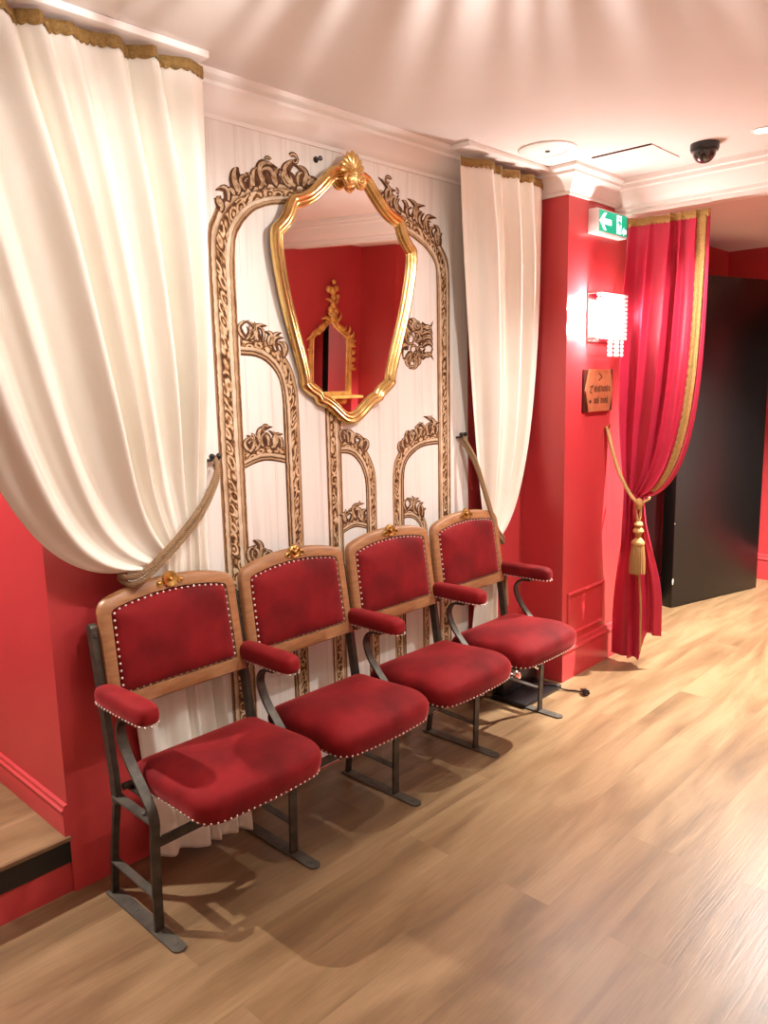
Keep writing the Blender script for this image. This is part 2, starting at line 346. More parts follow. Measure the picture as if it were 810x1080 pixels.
# ------------------------------------------------------------------ printed mural
YM = -.004
mural = thing('mural_panel', (1.1, 0, 0), 'pale plank print wall panel with nested ornate brown frames behind the seats', 'wall mural')
def mlink(name, bm, m, ang=38, recalc=True):
    o = link(name, bm, m, None, ang, recalc=recalc); o.parent = mural
    o.matrix_parent_inverse = mural_inv; return o
mural_inv = Matrix.Translation((-1.1, 0, 0))
bm = NB(); box(bm, .20, 1.995, YM, 0, .01, 2.479); mlink('plank_print', bm, M_PLANKS)
def resample(pts, n):
    P = [Vector((p[0], p[1], 0)) for p in pts]; d = [0]
    for i in range(1, len(P)): d.append(d[-1] + (P[i] - P[i - 1]).length)
    out = []; k = 0
    for j in range(n):
        s = d[-1] * j / (n - 1)
        while k < len(P) - 2 and d[k + 1] < s: k += 1
        out.append(P[k].lerp(P[k + 1], (s - d[k]) / max(1e-6, d[k + 1] - d[k])))
    return out, d[-1]
def ribbon(name, outer, inner, m, lvl=1, n=60, curve=True):
    if curve and len(outer) > 2:
        outer = [(p.x, p.y) for p in cat_rom([(a, b, 0) for a, b in outer], 6)]; inner = [(p.x, p.y) for p in cat_rom([(a, b, 0) for a, b in inner], 6)]
    A, la = resample(outer, n); B, lb = resample(inner, n); L = (la + lb) / 2
    bm = NB(); uvl = bm.loops.layers.uv.new('UVMap'); y = YM - .0007 * lvl
    U = 4
    V = [[bm.verts.new((lerp(a.x, b.x, u / U), y, lerp(a.y, b.y, u / U))) for u in range(U + 1)] for a, b in zip(A, B)]
    for i in range(n - 1):
        for u in range(U):
            f = bm.faces.new((V[i][u], V[i][u + 1], V[i + 1][u + 1], V[i + 1][u]))
            for lp, (uu, vv) in zip(f.loops, ((u, i), (u + 1, i), (u + 1, i + 1), (u, i + 1))): lp[uvl].uv = (uu / U, vv / (n - 1) * L)
            f.normal_update()
            if f.normal.y > 0: f.normal_flip()
    return mlink(name, bm, m, recalc=False)
AL_o = [(.553, .02), (.555, .9), (.557, 1.75), (.559, 2.08), (.581, 2.164), (.635, 2.235), (.719, 2.282), (.829, 2.317), (1.0, 2.335)]
AL_i = [(.665, .02), (.665, .9), (.666, 1.75), (.670, 2.06), (.696, 2.140), (.752, 2.200), (.82, 2.232), (.90, 2.249), (1.0, 2.258)]
AR_o = [(1.858, .02), (1.858, .9), (1.859, 1.75), (1.860, 2.08), (1.835, 2.166), (1.765, 2.232), (1.68, 2.276), (1.58, 2.312), (1.40, 2.335)]
AR_i = [(1.765, .02), (1.765, .9), (1.766, 1.75), (1.765, 2.06), (1.748, 2.128), (1.690, 2.178), (1.64, 2.20), (1.57, 2.222), (1.40, 2.258)]
ribbon('printed_frame', AL_o, AL_i, M_COLPRINT, 2, 90)
ribbon('printed_frame', AR_o, AR_i, M_COLPRINT, 2, 90)
ribbon('printed_frame', [(.672, 1.775), (.749, 1.771), (.828, 1.745), (.895, 1.68), (.926, 1.596), (.932, 1.49), (.932, 1.0), (.932, .02)], [(.672, 1.706), (.745, 1.700), (.800, 1.672), (.840, 1.622), (.853, 1.55), (.854, 1.47), (.854, 1.0), (.854, .02)], M_ARCHPRINT, 1, 80)
ribbon('printed_frame', [(.662, 1.362), (.71, 1.378), (.76, 1.384), (.81, 1.378), (.858, 1.368)], [(.662, 1.300), (.71, 1.315), (.757, 1.322), (.81, 1.315), (.858, 1.303)], M_ARCHPRINT, 0.5, 20)
ribbon('printed_frame', [(.662, .965), (.71, .972), (.75, .955), (.79, .90)], [(.662, .915), (.70, .918), (.73, .90), (.745, .87)], M_ARCHPRINT, .5, 14)
ribbon('printed_frame', [(1.066, 1.60), (1.066, .02)], [(1.152, 1.60), (1.144, .02)], M_COLPRINT, 1.5, 60)
ribbon('printed_frame', [(1.145, 1.374), (1.19, 1.376), (1.24, 1.362), (1.292, 1.324), (1.335, 1.253), (1.350, 1.168), (1.348, .9), (1.346, .02)], [(1.145, 1.318), (1.18, 1.315), (1.219, 1.300), (1.256, 1.262), (1.280, 1.206), (1.285, 1.145), (1.283, .9), (1.282, .02)], M_ARCHPRINT, 1, 70)
ribbon('printed_frame', [(1.142, 1.030), (1.18, 1.045), (1.22, 1.050), (1.26, 1.042), (1.288, 1.032)], [(1.142, .984), (1.18, .997), (1.218, 1.002), (1.25, .996), (1.288, .984)], M_ARCHPRINT, .5, 16)
ribbon('printed_frame', [(1.770, 1.372), (1.71, 1.372), (1.64, 1.364), (1.559, 1.340), (1.488, 1.286), (1.457, 1.215), (1.452, 1.0), (1.450, .02)], [(1.770, 1.312), (1.72, 1.312), (1.66, 1.308), (1.606, 1.290), (1.548, 1.248), (1.528, 1.18), (1.526, 1.0), (1.524, .02)], M_ARCHPRINT, 1, 70)
ribbon('printed_frame', [(1.520, 1.045), (1.56, 1.046), (1.61, 1.032), (1.66, .985), (1.685, .92), (1.69, .7), (1.69, .02)], [(1.520, .995), (1.55, .996), (1.587, .986), (1.622, .958), (1.640, .91), (1.644, .7), (1.644, .02)], M_ARCHPRINT, .5, 40)

def leaf_shape(bmd, bml, base, tip, w, curl, rng, lvl):
    """acanthus frond from base to tip as a tapering curled ribbon, dark with a pale vein"""
    b, t = Vector(base), Vector(tip); d = t - b; n = Vector((-d.y, d.x)) ; L = d.length
    w *= 1.35; pts = []; m = 14
    for i in range(m + 1):
        s = i / m
        p = b + d * s + n * (curl * sin(pi * s) * .55)
        if s > .6:
            k = (s - .6) / .4; p += n * (-curl * 1.1 * k * k) * .75 + d * (-.16 * k * k * abs(curl) * 2)
        pts.append(p)
    def strip(bm_, ws, y, a, bnd, off=0):
        V = []
        for i in range(a, bnd + 1):
            s = i / m; tt = (pts[min(i + 1, m)] - pts[max(i - 1, 0)]).normalized(); nn = Vector((-tt.y, tt.x)); wd = ws(s)
            c = pts[i] + nn * off * w
            V.append((bm_.verts.new((c.x + nn.x * wd, y, c.y + nn.y * wd)), bm_.verts.new((c.x - nn.x * wd, y, c.y - nn.y * wd))))
        for i in range(len(V) - 1):
            f = bm_.faces.new((V[i][0], V[i][1], V[i + 1][1], V[i + 1][0])); f.normal_update()
            if f.normal.y > 0: f.normal_flip()
    strip(bmd, lambda s: w * (sin(pi * min(1, s * .8 + .22)) ** .7 + .08), YM - .0005 * lvl, 0, m)
    strip(bml, lambda s: w * .36 * sin(pi * min(1, s * .9 + .1)), YM - .0005 * lvl - .0003, 1, m - 1, .25 * (1 if curl > 0 else -1))
def spiral(bmd, bml, c, r, w, turns, sgn, lvl, a0=0):
    for bm_, ww, dy in ((bmd, w, 0), (bml, w * .38, .0003)):
        V = []; m = 26
        for i in range(m + 1):
            s = i / m; a = a0 + sgn * s * turns * 2 * pi; rr = r * (1 - .78 * s); wd = ww * (1 - .5 * s)
            V.append((bm_.verts.new((c[0] + cos(a) * (rr + wd), YM - .0005 * lvl - dy, c[1] + sin(a) * (rr + wd))), bm_.verts.new((c[0] + cos(a) * (rr - wd), YM - .0005 * lvl - dy, c[1] + sin(a) * (rr - wd)))))
        for i in range(m):
            f = bm_.faces.new((V[i][0], V[i][1], V[i + 1][1], V[i + 1][0])); f.normal_update()
            if f.normal.y > 0: f.normal_flip()
def crest(base, tops, seed, n=9, w=.011, lvl=4, curls=()):
    rng = random.Random(seed); bmd, bml = NB(), NB()
    Bp, _ = resample(base, 60); 
    for (bx, tx, tz, ww, cu) in tops:
        i = min(range(60), key=lambda k: abs(Bp[k].x - bx)); p = Bp[i]
        leaf_shape(bmd, bml, (p.x, p.y - .012), (tx, tz), ww, cu, rng, lvl + rng.random())
    for k in range(n):
        i = int((k + .5) / n * 59); p = Bp[i]; hh = rng.uniform(.03, .052); ax = rng.uniform(-.03, .03)
        leaf_shape(bmd, bml, (p.x, p.y - .014), (p.x + ax, p.y + hh), w * rng.uniform(.7, 1.1), rng.choice((-1, 1)) * rng.uniform(.25, .55), rng, lvl + rng.random())
    for (cx, cz, r, w2, tn, sg, a0) in curls: spiral(bmd, bml, (cx, cz), r, w2, tn, sg, lvl + 2, a0)
    o = mlink('printed_crest', bmd, M_LEAFD, recalc=False)
    o2 = link('printed_leaf_highlight', bml, M_LEAFL, o, recalc=False)
crest([(.60, 2.19), (.66, 2.25), (.75, 2.295), (.85, 2.322), (.95, 2.335), (1.05, 2.345)],
      [(.63, .612, 2.235, .014, .4), (.67, .655, 2.262, .015, -.4), (.70, .690, 2.345, .022, .15), (.74, .745, 2.335, .014, -.3), (.775, .778, 2.36, .014, .2), (.82, .835, 2.395, .018, .55), (.85, .805, 2.365, .015, -.5), (.88, .875, 2.375, .013, .3), (.92, .935, 2.352, .016, -.3), (.97, .925, 2.415, .020, .6), (.98, .985, 2.405, .016, -.5), (1.0, 1.04, 2.362, .016, .4), (1.02, 1.075, 2.345, .018, .3)], 1, 10, .013,
      curls=[(.955, 2.412, .022, .009, .9, -1, 2.6), (.83, 2.385, .016, .007, .8, 1, .5)])
crest([(1.35, 2.345), (1.45, 2.34), (1.56, 2.315), (1.66, 2.283), (1.75, 2.240), (1.81, 2.195)],
      [(1.42, 1.455, 2.425, .014, -.6), (1.47, 1.475, 2.405, .014, .5), (1.54, 1.50, 2.37, .013, .4), (1.56, 1.555, 2.365, .012, -.3), (1.60, 1.615, 2.378, .014, -.5), (1.65, 1.655, 2.372, .012, .5), (1.68, 1.665, 2.325, .013, .4), (1.72, 1.735, 2.335, .013, .5), (1.76, 1.765, 2.29, .016, -.3), (1.79, 1.80, 2.26, .013, .2)], 2, 9, .011,
      curls=[(1.458, 2.420, .020, .008, .9, 1, .4), (1.512, 2.385, .013, .006, .8, -1, 2)])
crest([(.68, 1.778), (.75, 1.772), (.82, 1.75), (.88, 1.70)], [(.70, .685, 1.835, .009, .5), (.71, .725, 1.835, .008, -.6), (.76, .768, 1.828, .012, .5), (.80, .80, 1.80, .012, -.4), (.83, .845, 1.80, .012, .3), (.86, .865, 1.765, .012, -.4)], 3, 6, .010, curls=[(.722, 1.808, .020, .006, .8, -1, .8)])
crest([(.672, 1.372), (.76, 1.388), (.85, 1.374)], [(.70, .685, 1.42, .011, .6), (.715, .725, 1.425, .010, -.5), (.76, .765, 1.462, .014, .5), (.77, .745, 1.425, .012, -.5), (.81, .835, 1.412, .015, .4), (.80, .80, 1.405, .013, -.4)], 4, 7, .012, curls=[(.762, 1.440, .016, .007, .8, 1, .6), (.70, 1.408, .016, .006, .85, -1, 1.6)])
crest([(.665, .96), (.72, .968), (.77, .935)], [(.68, .675, 1.02, .012, .4), (.70, .705, 1.04, .014, -.3), (.74, .748, .985, .010, .4)], 5, 4, .010)
crest([(1.155, 1.376), (1.22, 1.366), (1.285, 1.326)], [(1.16, 1.165, 1.428, .008, .5), (1.19, 1.185, 1.425, .009, -.5), (1.22, 1.228, 1.402, .010, .5), (1.25, 1.252, 1.392, .011, -.4), (1.275, 1.288, 1.368, .011, .3)], 6, 7, .009, curls=[(1.172, 1.405, .014, .005, .85, -1, 1)])
crest([(1.150, 1.038), (1.22, 1.052), (1.283, 1.036)], [(1.17, 1.165, 1.085, .010, .5), (1.19, 1.195, 1.075, .010, -.4), (1.23, 1.236, 1.115, .011, .6), (1.25, 1.225, 1.085, .010, -.4), (1.265, 1.278, 1.075, .013, .3)], 7, 6, .010, curls=[(1.172, 1.070, .015, .006, .85, 1, 2), (1.235, 1.100, .012, .005, .85, -1, 1)])
crest([(1.50, 1.300), (1.56, 1.342), (1.63, 1.363), (1.70, 1.372), (1.765, 1.373)], [(1.52, 1.515, 1.345, .011, .3), (1.56, 1.552, 1.392, .012, .2), (1.60, 1.605, 1.395, .010, -.5), (1.64, 1.632, 1.425, .010, .5), (1.65, 1.655, 1.418, .010, -.5), (1.70, 1.715, 1.455, .013, -.6), (1.71, 1.695, 1.42, .012, .4), (1.745, 1.755, 1.425, .013, .5)], 8, 9, .010, curls=[(1.705, 1.440, .015, .006, .9, -1, .5), (1.636, 1.405, .013, .005, .9, 1, .6)])
crest([(1.53, 1.046), (1.59, 1.040), (1.65, .995)], [(1.54, 1.535, 1.09, .008, .4), (1.56, 1.562, 1.095, .008, -.4), (1.60, 1.605, 1.088, .010, .4), (1.63, 1.642, 1.062, .010, .3), (1.65, 1.665, 1.03, .010, .3)], 9, 5, .009)
# small printed cartouche to the right of the mirror
bmd, bml = NB(), NB(); rg = random.Random(12)
for k in range(16):
    a = k / 16 * 2 * pi; cx, cz = 1.600, 1.770
    leaf_shape(bmd, bml, (cx + .03 * cos(a), cz + .05 * sin(a)), (cx + .085 * cos(a) * rg.uniform(.8, 1.1), cz + .125 * sin(a) * rg.uniform(.85, 1.05)), .013, rg.choice((-.5, .5)), rg, 2 + rg.random())
for cx, cz, r, sg in ((1.585, 1.79, .034, 1), (1.625, 1.79, .03, -1), (1.60, 1.735, .036, 1), (1.59, 1.685, .025, -1), (1.632, 1.85, .022, 1), (1.65, 1.73, .028, 1)): spiral(bmd, bml, (cx, cz), r, .008, 1.1, sg, 5, rg.uniform(0, 6))
for k in range(7): leaf_shape(bmd, bml, (1.66, 1.70 + k * .026), (1.745, 1.715 + k * .022), .008, rg.choice((-.3, .3)), rg, 3)
o = mlink('printed_crest', bmd, M_LEAFD, recalc=False); link('printed_leaf_highlight', bml, M_LEAFL, o, recalc=False)

# ------------------------------------------------------------------ gilt wall mirror
HALF = [(0, 2.425), (.055, 2.419), (.105, 2.402), (.147, 2.364), (.185, 2.331), (.223, 2.304), (.262, 2.287), (.296, 2.276), (.317, 2.248), (.332, 2.214), (.358, 2.184), (.386, 2.160), (.393, 2.128), (.390, 2.07), (.373, 1.98), (.350, 1.89), (.321, 1.80), (.292, 1.715), (.272, 1.655), (.263, 1.615), (.261, 1.592), (.228, 1.564), (.192, 1.545), (.180, 1.524), (.142, 1.510), (.105, 1.487), (.063, 1.455), (.030, 1.439), (0, 1.434)]
MC = 1.187; MZ = 1.434
HALF = [(u * .985, z) for u, z in HALF]
ring = [(u, z) for u, z in HALF] + [(-u, z) for u, z in HALF[-2:0:-1]]      # clockwise seen from the room
ringp = cat_rom([(u, z, 0) for u, z in ring], 3, True)
mirror = thing('gilt_mirror', (MC, -.008, MZ), 'large shield shaped wall mirror in a scrolled gold frame with shell crest', 'mirror', rot=(R(2.1), 0, 0)); mirror.location.x += .006
def ring_offset(P, d):
    n = len(P); out = []
    for i in range(n):
        t = (P[(i + 1) % n] - P[i - 1]).normalized(); nn = Vector((t.y, -t.x, 0))   # inward for clockwise
        out.append(P[i] + nn * d)
    return out
def smooth_ring(P, k):
    for _ in range(k): P = [(P[i - 1] + P[i] * 2 + P[(i + 1) % len(P)]) / 4 for i in range(len(P))]
    return P
prof = [(0, 0), (-.002, .014), (.003, .024), (.010, .031), (.017, .030), (.021, .024), (.024, .023), (.028, .026), (.034, .024), (.038, .018), (.041, .014), (.044, .016), (.048, .014), (.051, .006), (.052, 0)]
rows = []
for d, h in prof:
    O = smooth_ring(ring_offset(ringp, d), 1 if d > .03 else 0)
    rows.append([(p.x, -h, p.y - MZ) for p in O])
bm = NB(); rings(bm, rows, True)
bm.verts.ensure_lookup_table()
mframe = link('mirror_frame', bm, M_GOLD, mirror, 50)
O = smooth_ring(ring_offset(ringp, .026), 1); bm = NB()
V = [bm.verts.new((p.x, -.006, p.y - MZ)) for p in O]; W = [bm.verts.new((p.x, -.002, p.y - MZ)) for p in O]
bm.faces.new(V); bm.faces.new(W[::-1])
for i in range(len(V)):
    j = (i + 1) % len(V); bm.faces.new((V[i], W[i], W[j], V[j]))
gl = link('mirror_glass', bm, M_MIRROR, mirror, 20)
for p in gl.data.polygons: p.use_smooth = False
def lobe(bm, base, ang, length, w, th, y=-.02):
    """fat petal from base (x,z) pointing at angle"""
    n = 10; rows = []
    for i in range(n + 1):
        s = i / n; r = w * (.35 + .65 * s) * sqrt(max(0, 1 - max(0, (s - .68) / .32) ** 2)) + .0004
        cx, cz = base[0] + cos(ang) * length * s, base[1] + sin(ang) * length * s
        lift = y - th * sin(pi * min(1, s * .75 + .2)) * .6
        rows.append([(cx - sin(ang) * r * cos(a), lift - th * .6 * sin(a) * (r / w), cz + cos(ang) * r * cos(a)) for a in [2 * pi * k / 8 for k in range(8)]])
    rings(bm, rows, True, True, True)
bm = NB(); bz = 2.392 - MZ
for k, (a, ln) in enumerate([(172, .070), (150, .074), (128, .078), (108, .084), (90, .088), (72, .084), (52, .078), (30, .074), (8, .070)]): lobe(bm, (0, bz), R(a), ln, .0135, .016, -.020)
for sgn in (-1, 1):
    pts = []
    for i in range(30):
        s = i / 29; a = sgn * (pi / 2 + s * 3.3 * pi); r = .030 * (1 - .72 * s)
        pts.append((sgn * .032 + cos(a + (0 if sgn > 0 else pi)) * r * (1), -.034 - .008 * s, bz - .024 + sin(a) * r * (1 if sgn > 0 else -1)))
    tube(bm, pts, lambda s: .0105 * (1 - .35 * s), 8)
    ball(bm, (sgn * .032, -.042, bz - .024), .011)
ball(bm, (0, -.036, bz + .002), .014, sc=(1, 1, 1.3)); ball(bm, (0, -.034, bz - .03), .010, sc=(1, 1, 1.6))
link('shell_crest', bm, M_GOLD, mirror, 60)
# little black hook beside crest
hk = thing('wall_hook', (1.062, -.004, 2.432), 'tiny black hook on the mural just left of the gold mirror crest', 'hook')
bm = NB(); lathe(bm, [(.004, 0), (.011, 0), (.012, .004), (.005, .008), (.004, .02), (.009, .024), (.009, .030), (.003, .033)], 12, Matrix.Rotation(R(90), 4, 'X')); link('hook_knob', bm, M_BLACKPL, hk)

# ------------------------------------------------------------------ cinema seats
PITCH = .52
def backrest_contour(n, side, bot, ztop, zmid, xl, xr, rc):
    """closed contour (x,z): bottom-left -> bottom-right -> up -> arch -> down"""
    pts = []
    def seg(a, b, m):
        for i in range(m): pts.append((lerp(a[0], b[0], i / m), lerp(a[1], b[1], i / m)))
    seg((xl, bot), (xr, bot), n)
    seg((xr, bot), (xr - side, ztop - rc), n)
    m = n // 2; cx, cz = xr - side - rc, ztop - rc
    for i in range(m): a = (pi / 2 - .18) * i / m; pts.append((cx + rc * cos(a), cz + rc * sin(a)))
    xa, za = cx + rc * cos(pi / 2 - .18), cz + rc * sin(pi / 2 - .18); xm = (xl + xr) / 2
    for i in range(2 * n + 1):
        u = -1 + 2 * i / (2 * n); x = xm - u * (xa - xm); pts.append((x, za + (zmid - za) * (1 - u * u) ** .9 if abs(u) < 1 else za))
    cx2 = xl + side + rc
    for i in range(m - 1, -1, -1): a = (pi / 2 - .18) * i / m; pts.append((cx2 - rc * cos(a), cz + rc * sin(a)))
    seg((xl + side, ztop - rc), (xl, bot), n)
    return pts
def by(z): return -.112 - .14 * (.886 - z)      # front face of the iron posts = back of the wooden frame
NB_ = 12
OUT = backrest_contour(NB_, .004, .628, .972, 1.000, .010, .510, .045)
INN = backrest_contour(NB_, .004, .676, .936, .958, .048, .472, .018)
def nails(bm, pts, r=.0042, step=.021, closed=True, nrm=None):
    P = [Vector(p) for p in pts]; 
    if closed: P.append(P[0])
    d = [0]
    for i in range(1, len(P)): d.append(d[-1] + (P[i] - P[i - 1]).length)
    m = max(2, int(round(d[-1] / step))); k = 0
    for j in range(m + (0 if closed else 1)):
        s = d[-1] * j / m
        while k < len(P) - 2 and d[k + 1] < s: k += 1
        p = P[k].lerp(P[k + 1], (s - d[k]) / max(1e-6, d[k + 1] - d[k]))
        ball(bm, p, r, u=7, v=5)
def seat_layer(inset, z, n=14, xl=.036, xr=.492, y0=-.215, y1=-.592, rf=.060, rb=.03):
    pts = []; xl += inset; xr -= inset; y0 -= inset; y1 += inset; rf = max(.02, rf - inset * .3)
    def arc(cx, cy, r, a0, a1):
        for i in range(n // 2 + 1): a = lerp(a0, a1, i / (n // 2)); pts.append((cx + r * cos(a), cy + r * sin(a), z))
    def sg(a, b):
        for i in range(1, n): pts.append((lerp(a[0], b[0], i / n), lerp(a[1], b[1], i / n), z))
    arc(xl + rb, y0 - rb, rb, pi / 2, pi); sg((xl, y0 - rb), (xl + .004, y1 + rf)); 
    arc(xl + .004 + rf, y1 + rf, rf, pi, 1.5 * pi); sg((xl + .004 + rf, y1), (xr - .004 - rf, y1))
    arc(xr - .004 - rf, y1 + rf, rf, 1.5 * pi, 2 * pi); sg((xr - .004, y1 + rf), (xr, y0 - rb))
    arc(xr - rb, y0 - rb, rb, 0, pi / 2); sg((xr - rb, y0), (xl + rb, y0))
    return pts
def bow(pts, amt=.016):      # front edge bows forward, base line sags a little
    out = []
    for x, y, z in pts:
        t = max(0, 1 - ((x - .262) / .222) ** 2); f = smooth((-.30 - y) / .28)
        out.append((x, y - amt * t * f, z))
    return out
def stand(par, x):
    bm = NB()
    leg = cat_rom([(0, -.372, .006), (0, -.376, .15), (0, -.384, .30), (0, -.391, .352), (0, -.380, .392), (0, -.343, .437), (0, -.300, .480), (0, -.262, .522), (0, -.236, .566), (0, -.230, .602), (0, -.246, .632), (0, -.272, .646), (0, -.32, .650)], 5)
    strap(bm, [p + Vector((x, 0, 0)) for p in leg], .030, .009); link('front_leg', bm, M_IRON, par)
    bm = NB()
    strap(bm, [(x, y, z) for y, z in ((-.103, .006), (-.128, .18), (-.168, .345), (-.168, .42))], .022, .014)
    pts = [(-.17, .34), (-.165, .43), (-.098, .880)]
    for k in range(1): strap(bm, [(x, y, z) for y, z in pts], .020, .032)
    bmesh.ops.create_cone(bm, cap_ends=True, segments=16, radius1=.016, radius2=.016, depth=.020, matrix=Matrix.Translation((x, -.098, .882)) @ Matrix.Rotation(R(90), 4, 'Y'))
    ball(bm, (x, -.118, .862), .006, sc=(1, .8, 1))
    link('rear_post', bm, M_IRON, par)
    bm = NB(); n = 10; poly = [(x - .022, -.085), (x - .022, -.475)] + [(x + .022 * cos(a), -.475 - .022 * sin(a)) for a in [pi - pi * i / n for i in range(1, n)]] + [(x + .022, -.475), (x + .022, -.085)]
    prism(bm, poly, lambda a, b: (a, b, .001), lambda a, b: (a, b, .007))
    for yy in (-.10, -.24, -.462): ball(bm, (x, yy, .008), .006, sc=(1, 1, .4))
    link('foot_plate', bm, M_PLATE, par)
    bm = NB(); strap(bm, [(x, -.122, .125), (x, -.374, .118)], .026, .006); link('brace', bm, M_PLATE, par)
    bm = NB(); strap(bm, [(x, -.165, .362), (x, -.385, .360)], .030, .007); ball(bm, (x, -.335, .368), .008, sc=(1, 1, .7)); link('brace', bm, M_PLATE, par)
def armrest(par, x):
    bm = NB(); rows = []; n = 20
    prof = [(-.125, .35), (-.130, .72), (-.15, .92), (-.20, .98), (-.28, 1.0), (-.34, 1.02), (-.385, 1.0), (-.408, .88), (-.420, .62), (-.424, .3)]
    for y, s in prof:
        r = []
        zc = .688 - .02 * (y + .28) * .6
        for k in range(n):
            a = 2 * pi * k / n; ca, sa = cos(a), sin(a)
            px = .037 * s * (abs(ca) ** .65) * (1 if ca > 0 else -1)
            pz = (.036 * s if sa > 0 else .030 * min(1, s * 1.05)) * (abs(sa) ** .7) * (1 if sa > 0 else -1)
            r.append((x + px, y, zc + pz))
        rows.append(r)
    rings(bm, rows, True, True, True); a = link('armrest', bm, M_VELVET, par, 60, sub=1)
    bm = NB(); path = [(x + sx * .0305 * s, y, .664 - .012 * (y + .28)) for sx, seq in ((-1, prof[1:]), (1, prof[:0:-1])) for y, s in seq]
    nails(bm, path, .0038, .018, True); link('nailhead_trim', bm, M_NAIL, a)
def make_chair(loc, label, old_medal, end_stand):
    t = thing('cinema_seat', loc, label, 'seat', 'row of four red velvet cinema seats')
    # wooden backrest frame
    bm = NB(); rows = []
    th = .026
    def q(p, d): return (p[0], by(p[1]) - d, p[1])
    ctr = (.26, .81)
    def inset(C, k): return [(x + (ctr[0] - x) / hypot(x - ctr[0], z - ctr[1]) * k, z + (ctr[1] - z) / hypot(x - ctr[0], z - ctr[1]) * k) for x, z in C]
    rows = [[q(p, 0) for p in inset(INN, -.002)], [q(p, 0) for p in OUT], [q(p, th * .75) for p in OUT], [q(p, th) for p in inset(OUT, .007)], [q(p, th) for p in inset(INN, -.004)], [q(p, th * .7) for p in INN]]
    rings(bm, rows, True, loop=True)
    back = link('backrest', bm, M_WOOD, t, 50)
    # velvet pad
    bm = NB(); rows = []
    for k, h in ((1.0, .006), (.985, .020), (.95, .029), (.88, .036), (.76, .042), (.6, .046), (.42, .048), (.22, .049), (.02, .0495)):
        rows.append([q((lerp(ctr[0], x, k), lerp(ctr[1], z, k)), h) for x, z in INN])
    rings(bm, rows, True, False, True)
    rows2 = [[q(p, .006) for p in INN], [q((lerp(ctr[0], x, .02), lerp(ctr[1], z, .02)), .006) for x, z in INN]]
    rings(bm, rows2, True, False, True)
    pad = link('back_pad', bm, M_VELVET, back, 60)
    bm = NB(); nails(bm, [q((lerp(ctr[0], x, .975), lerp(ctr[1], z, .97)), .024) for x, z in INN], .0042, .0225); link('nailhead_trim', bm, M_NAIL, pad)
    # medallion
    bm = NB(); cx, cz = .26, .990; yy = by(cz) - th
    Mx = Matrix.Translation((cx, yy, cz)) @ Matrix.Rotation(R(90 - 8), 4, 'X')
    if old_medal:
        lathe(bm, [(.027, -.002), (.027, .004), (.024, .008), (.018, .007), (.008, .004), (.006, .010), (.003, .012)], 24, Mx)
        for s in (-1, 1): ball(bm, (cx + s * .040, yy - .004, cz - .008), .007, sc=(1, .6, 1)); lathe(bm, [(.012, 0), (.011, .004)], 14, Matrix.Translation((cx + s * .038, yy, cz - .008)) @ Matrix.Rotation(R(82), 4, 'X'))
    else:
        tp = [(cx + .024 * cos(a), yy - .005, cz + .020 * sin(a)) for a in [2 * pi * i / 20 for i in range(20)]]
        tube(bm, tp, .0045, 6, closed=True)
        for s in (-1, 1):
            tube(bm, [(cx + s * (.030 + .014 * cos(a) * (1 - i / 22)), yy - .005, cz - .010 + .012 * sin(a) * (1 - i / 22)) for i, a in enumerate([.45 * k for k in range(15)])], .0038, 6)
            lobe(bm, (cx, cz - .002), R(90 + s * 50), .026, .007, .007, yy - .003)
        lobe(bm, (cx, cz - .012), R(90), .036, .008, .008, yy - .004); ball(bm, (cx, yy - .007, cz), .008)
        lathe(bm, [(.026, -.002), (.025, .002)], 20, Mx)
    link('medallion', bm, M_BRASS, back, 50)
    # seat cushion
    bm = NB(); rows = []
    for ins, z in ((.010, .398), (.002, .402), (-.006, .420), (-.011, .440), (-.008, .460), (.006, .477), (.024, .486), (.045, .495), (.075, .502), (.11, .507), (.15, .510)):
        rows.append([(x, y, zz + .012 * smooth((-.25 - y) / .3) * smooth((zz - .40) / .05) - .006 * smooth((-.5 - y) / .08)) for x, y, zz in bow(seat_layer(ins, z))])
    rings(bm, rows, True, True, True); seat = link('seat', bm, M_VELVET, t, 60, sub=1)
    bm = NB(); L = bow(seat_layer(-.001, .409)); a = 7 + 13 // 2
    L = [(x, y, z - .004 * smooth((-.5 - y) / .08)) for x, y, z in L]
    L2 = [p for p in L if p[1] < -.24]; nails(bm, L2, .0036, .0195, False); link('nailhead_trim', bm, M_NAIL, seat)
    bm = NB(); box(bm, .06, .462, -.56, -.225, .386, .3995, .004); link('seat_board', bm, M_IRON, t)
    bm = NB(); tube(bm, [(.012, -.192, .395), (.508, -.192, .395)], .011, 10)
    for xx in (.03, .47): box(bm, xx, xx + .02, -.30, -.185, .378, .3865)
    link('hinge_bar', bm, M_IRON, t)
    bm = NB(); strap(bm, [(.006, -.383, .290), (.514, -.383, .290)], .008, .030, Vector((0, 1, 0))); link('stretcher', bm, M_IRON, t)
    stand(t, 0); armrest(t, 0)
    if end_stand: stand(t, PITCH); armrest(t, PITCH)
    return t
labels = ['nearest cinema seat of the row, round brass disc on its back, left armrest lit',
          'second cinema seat from the left, red velvet on wood back under the mirror left side',
          'third cinema seat from the left, red velvet on wood back, tip of its seat in mid row',
          'farthest cinema seat of the row, beside the red pillar with the power cable beneath it']
labels[1] = 'second cinema seat from the left with scroll medallion, between first and third red velvet seats'
labels[2] = 'third cinema seat from the left with scroll medallion, red velvet back below printed arches'
for i in range(4): make_chair((PITCH * i, 0, 0), labels[i], i == 0, i == 3)

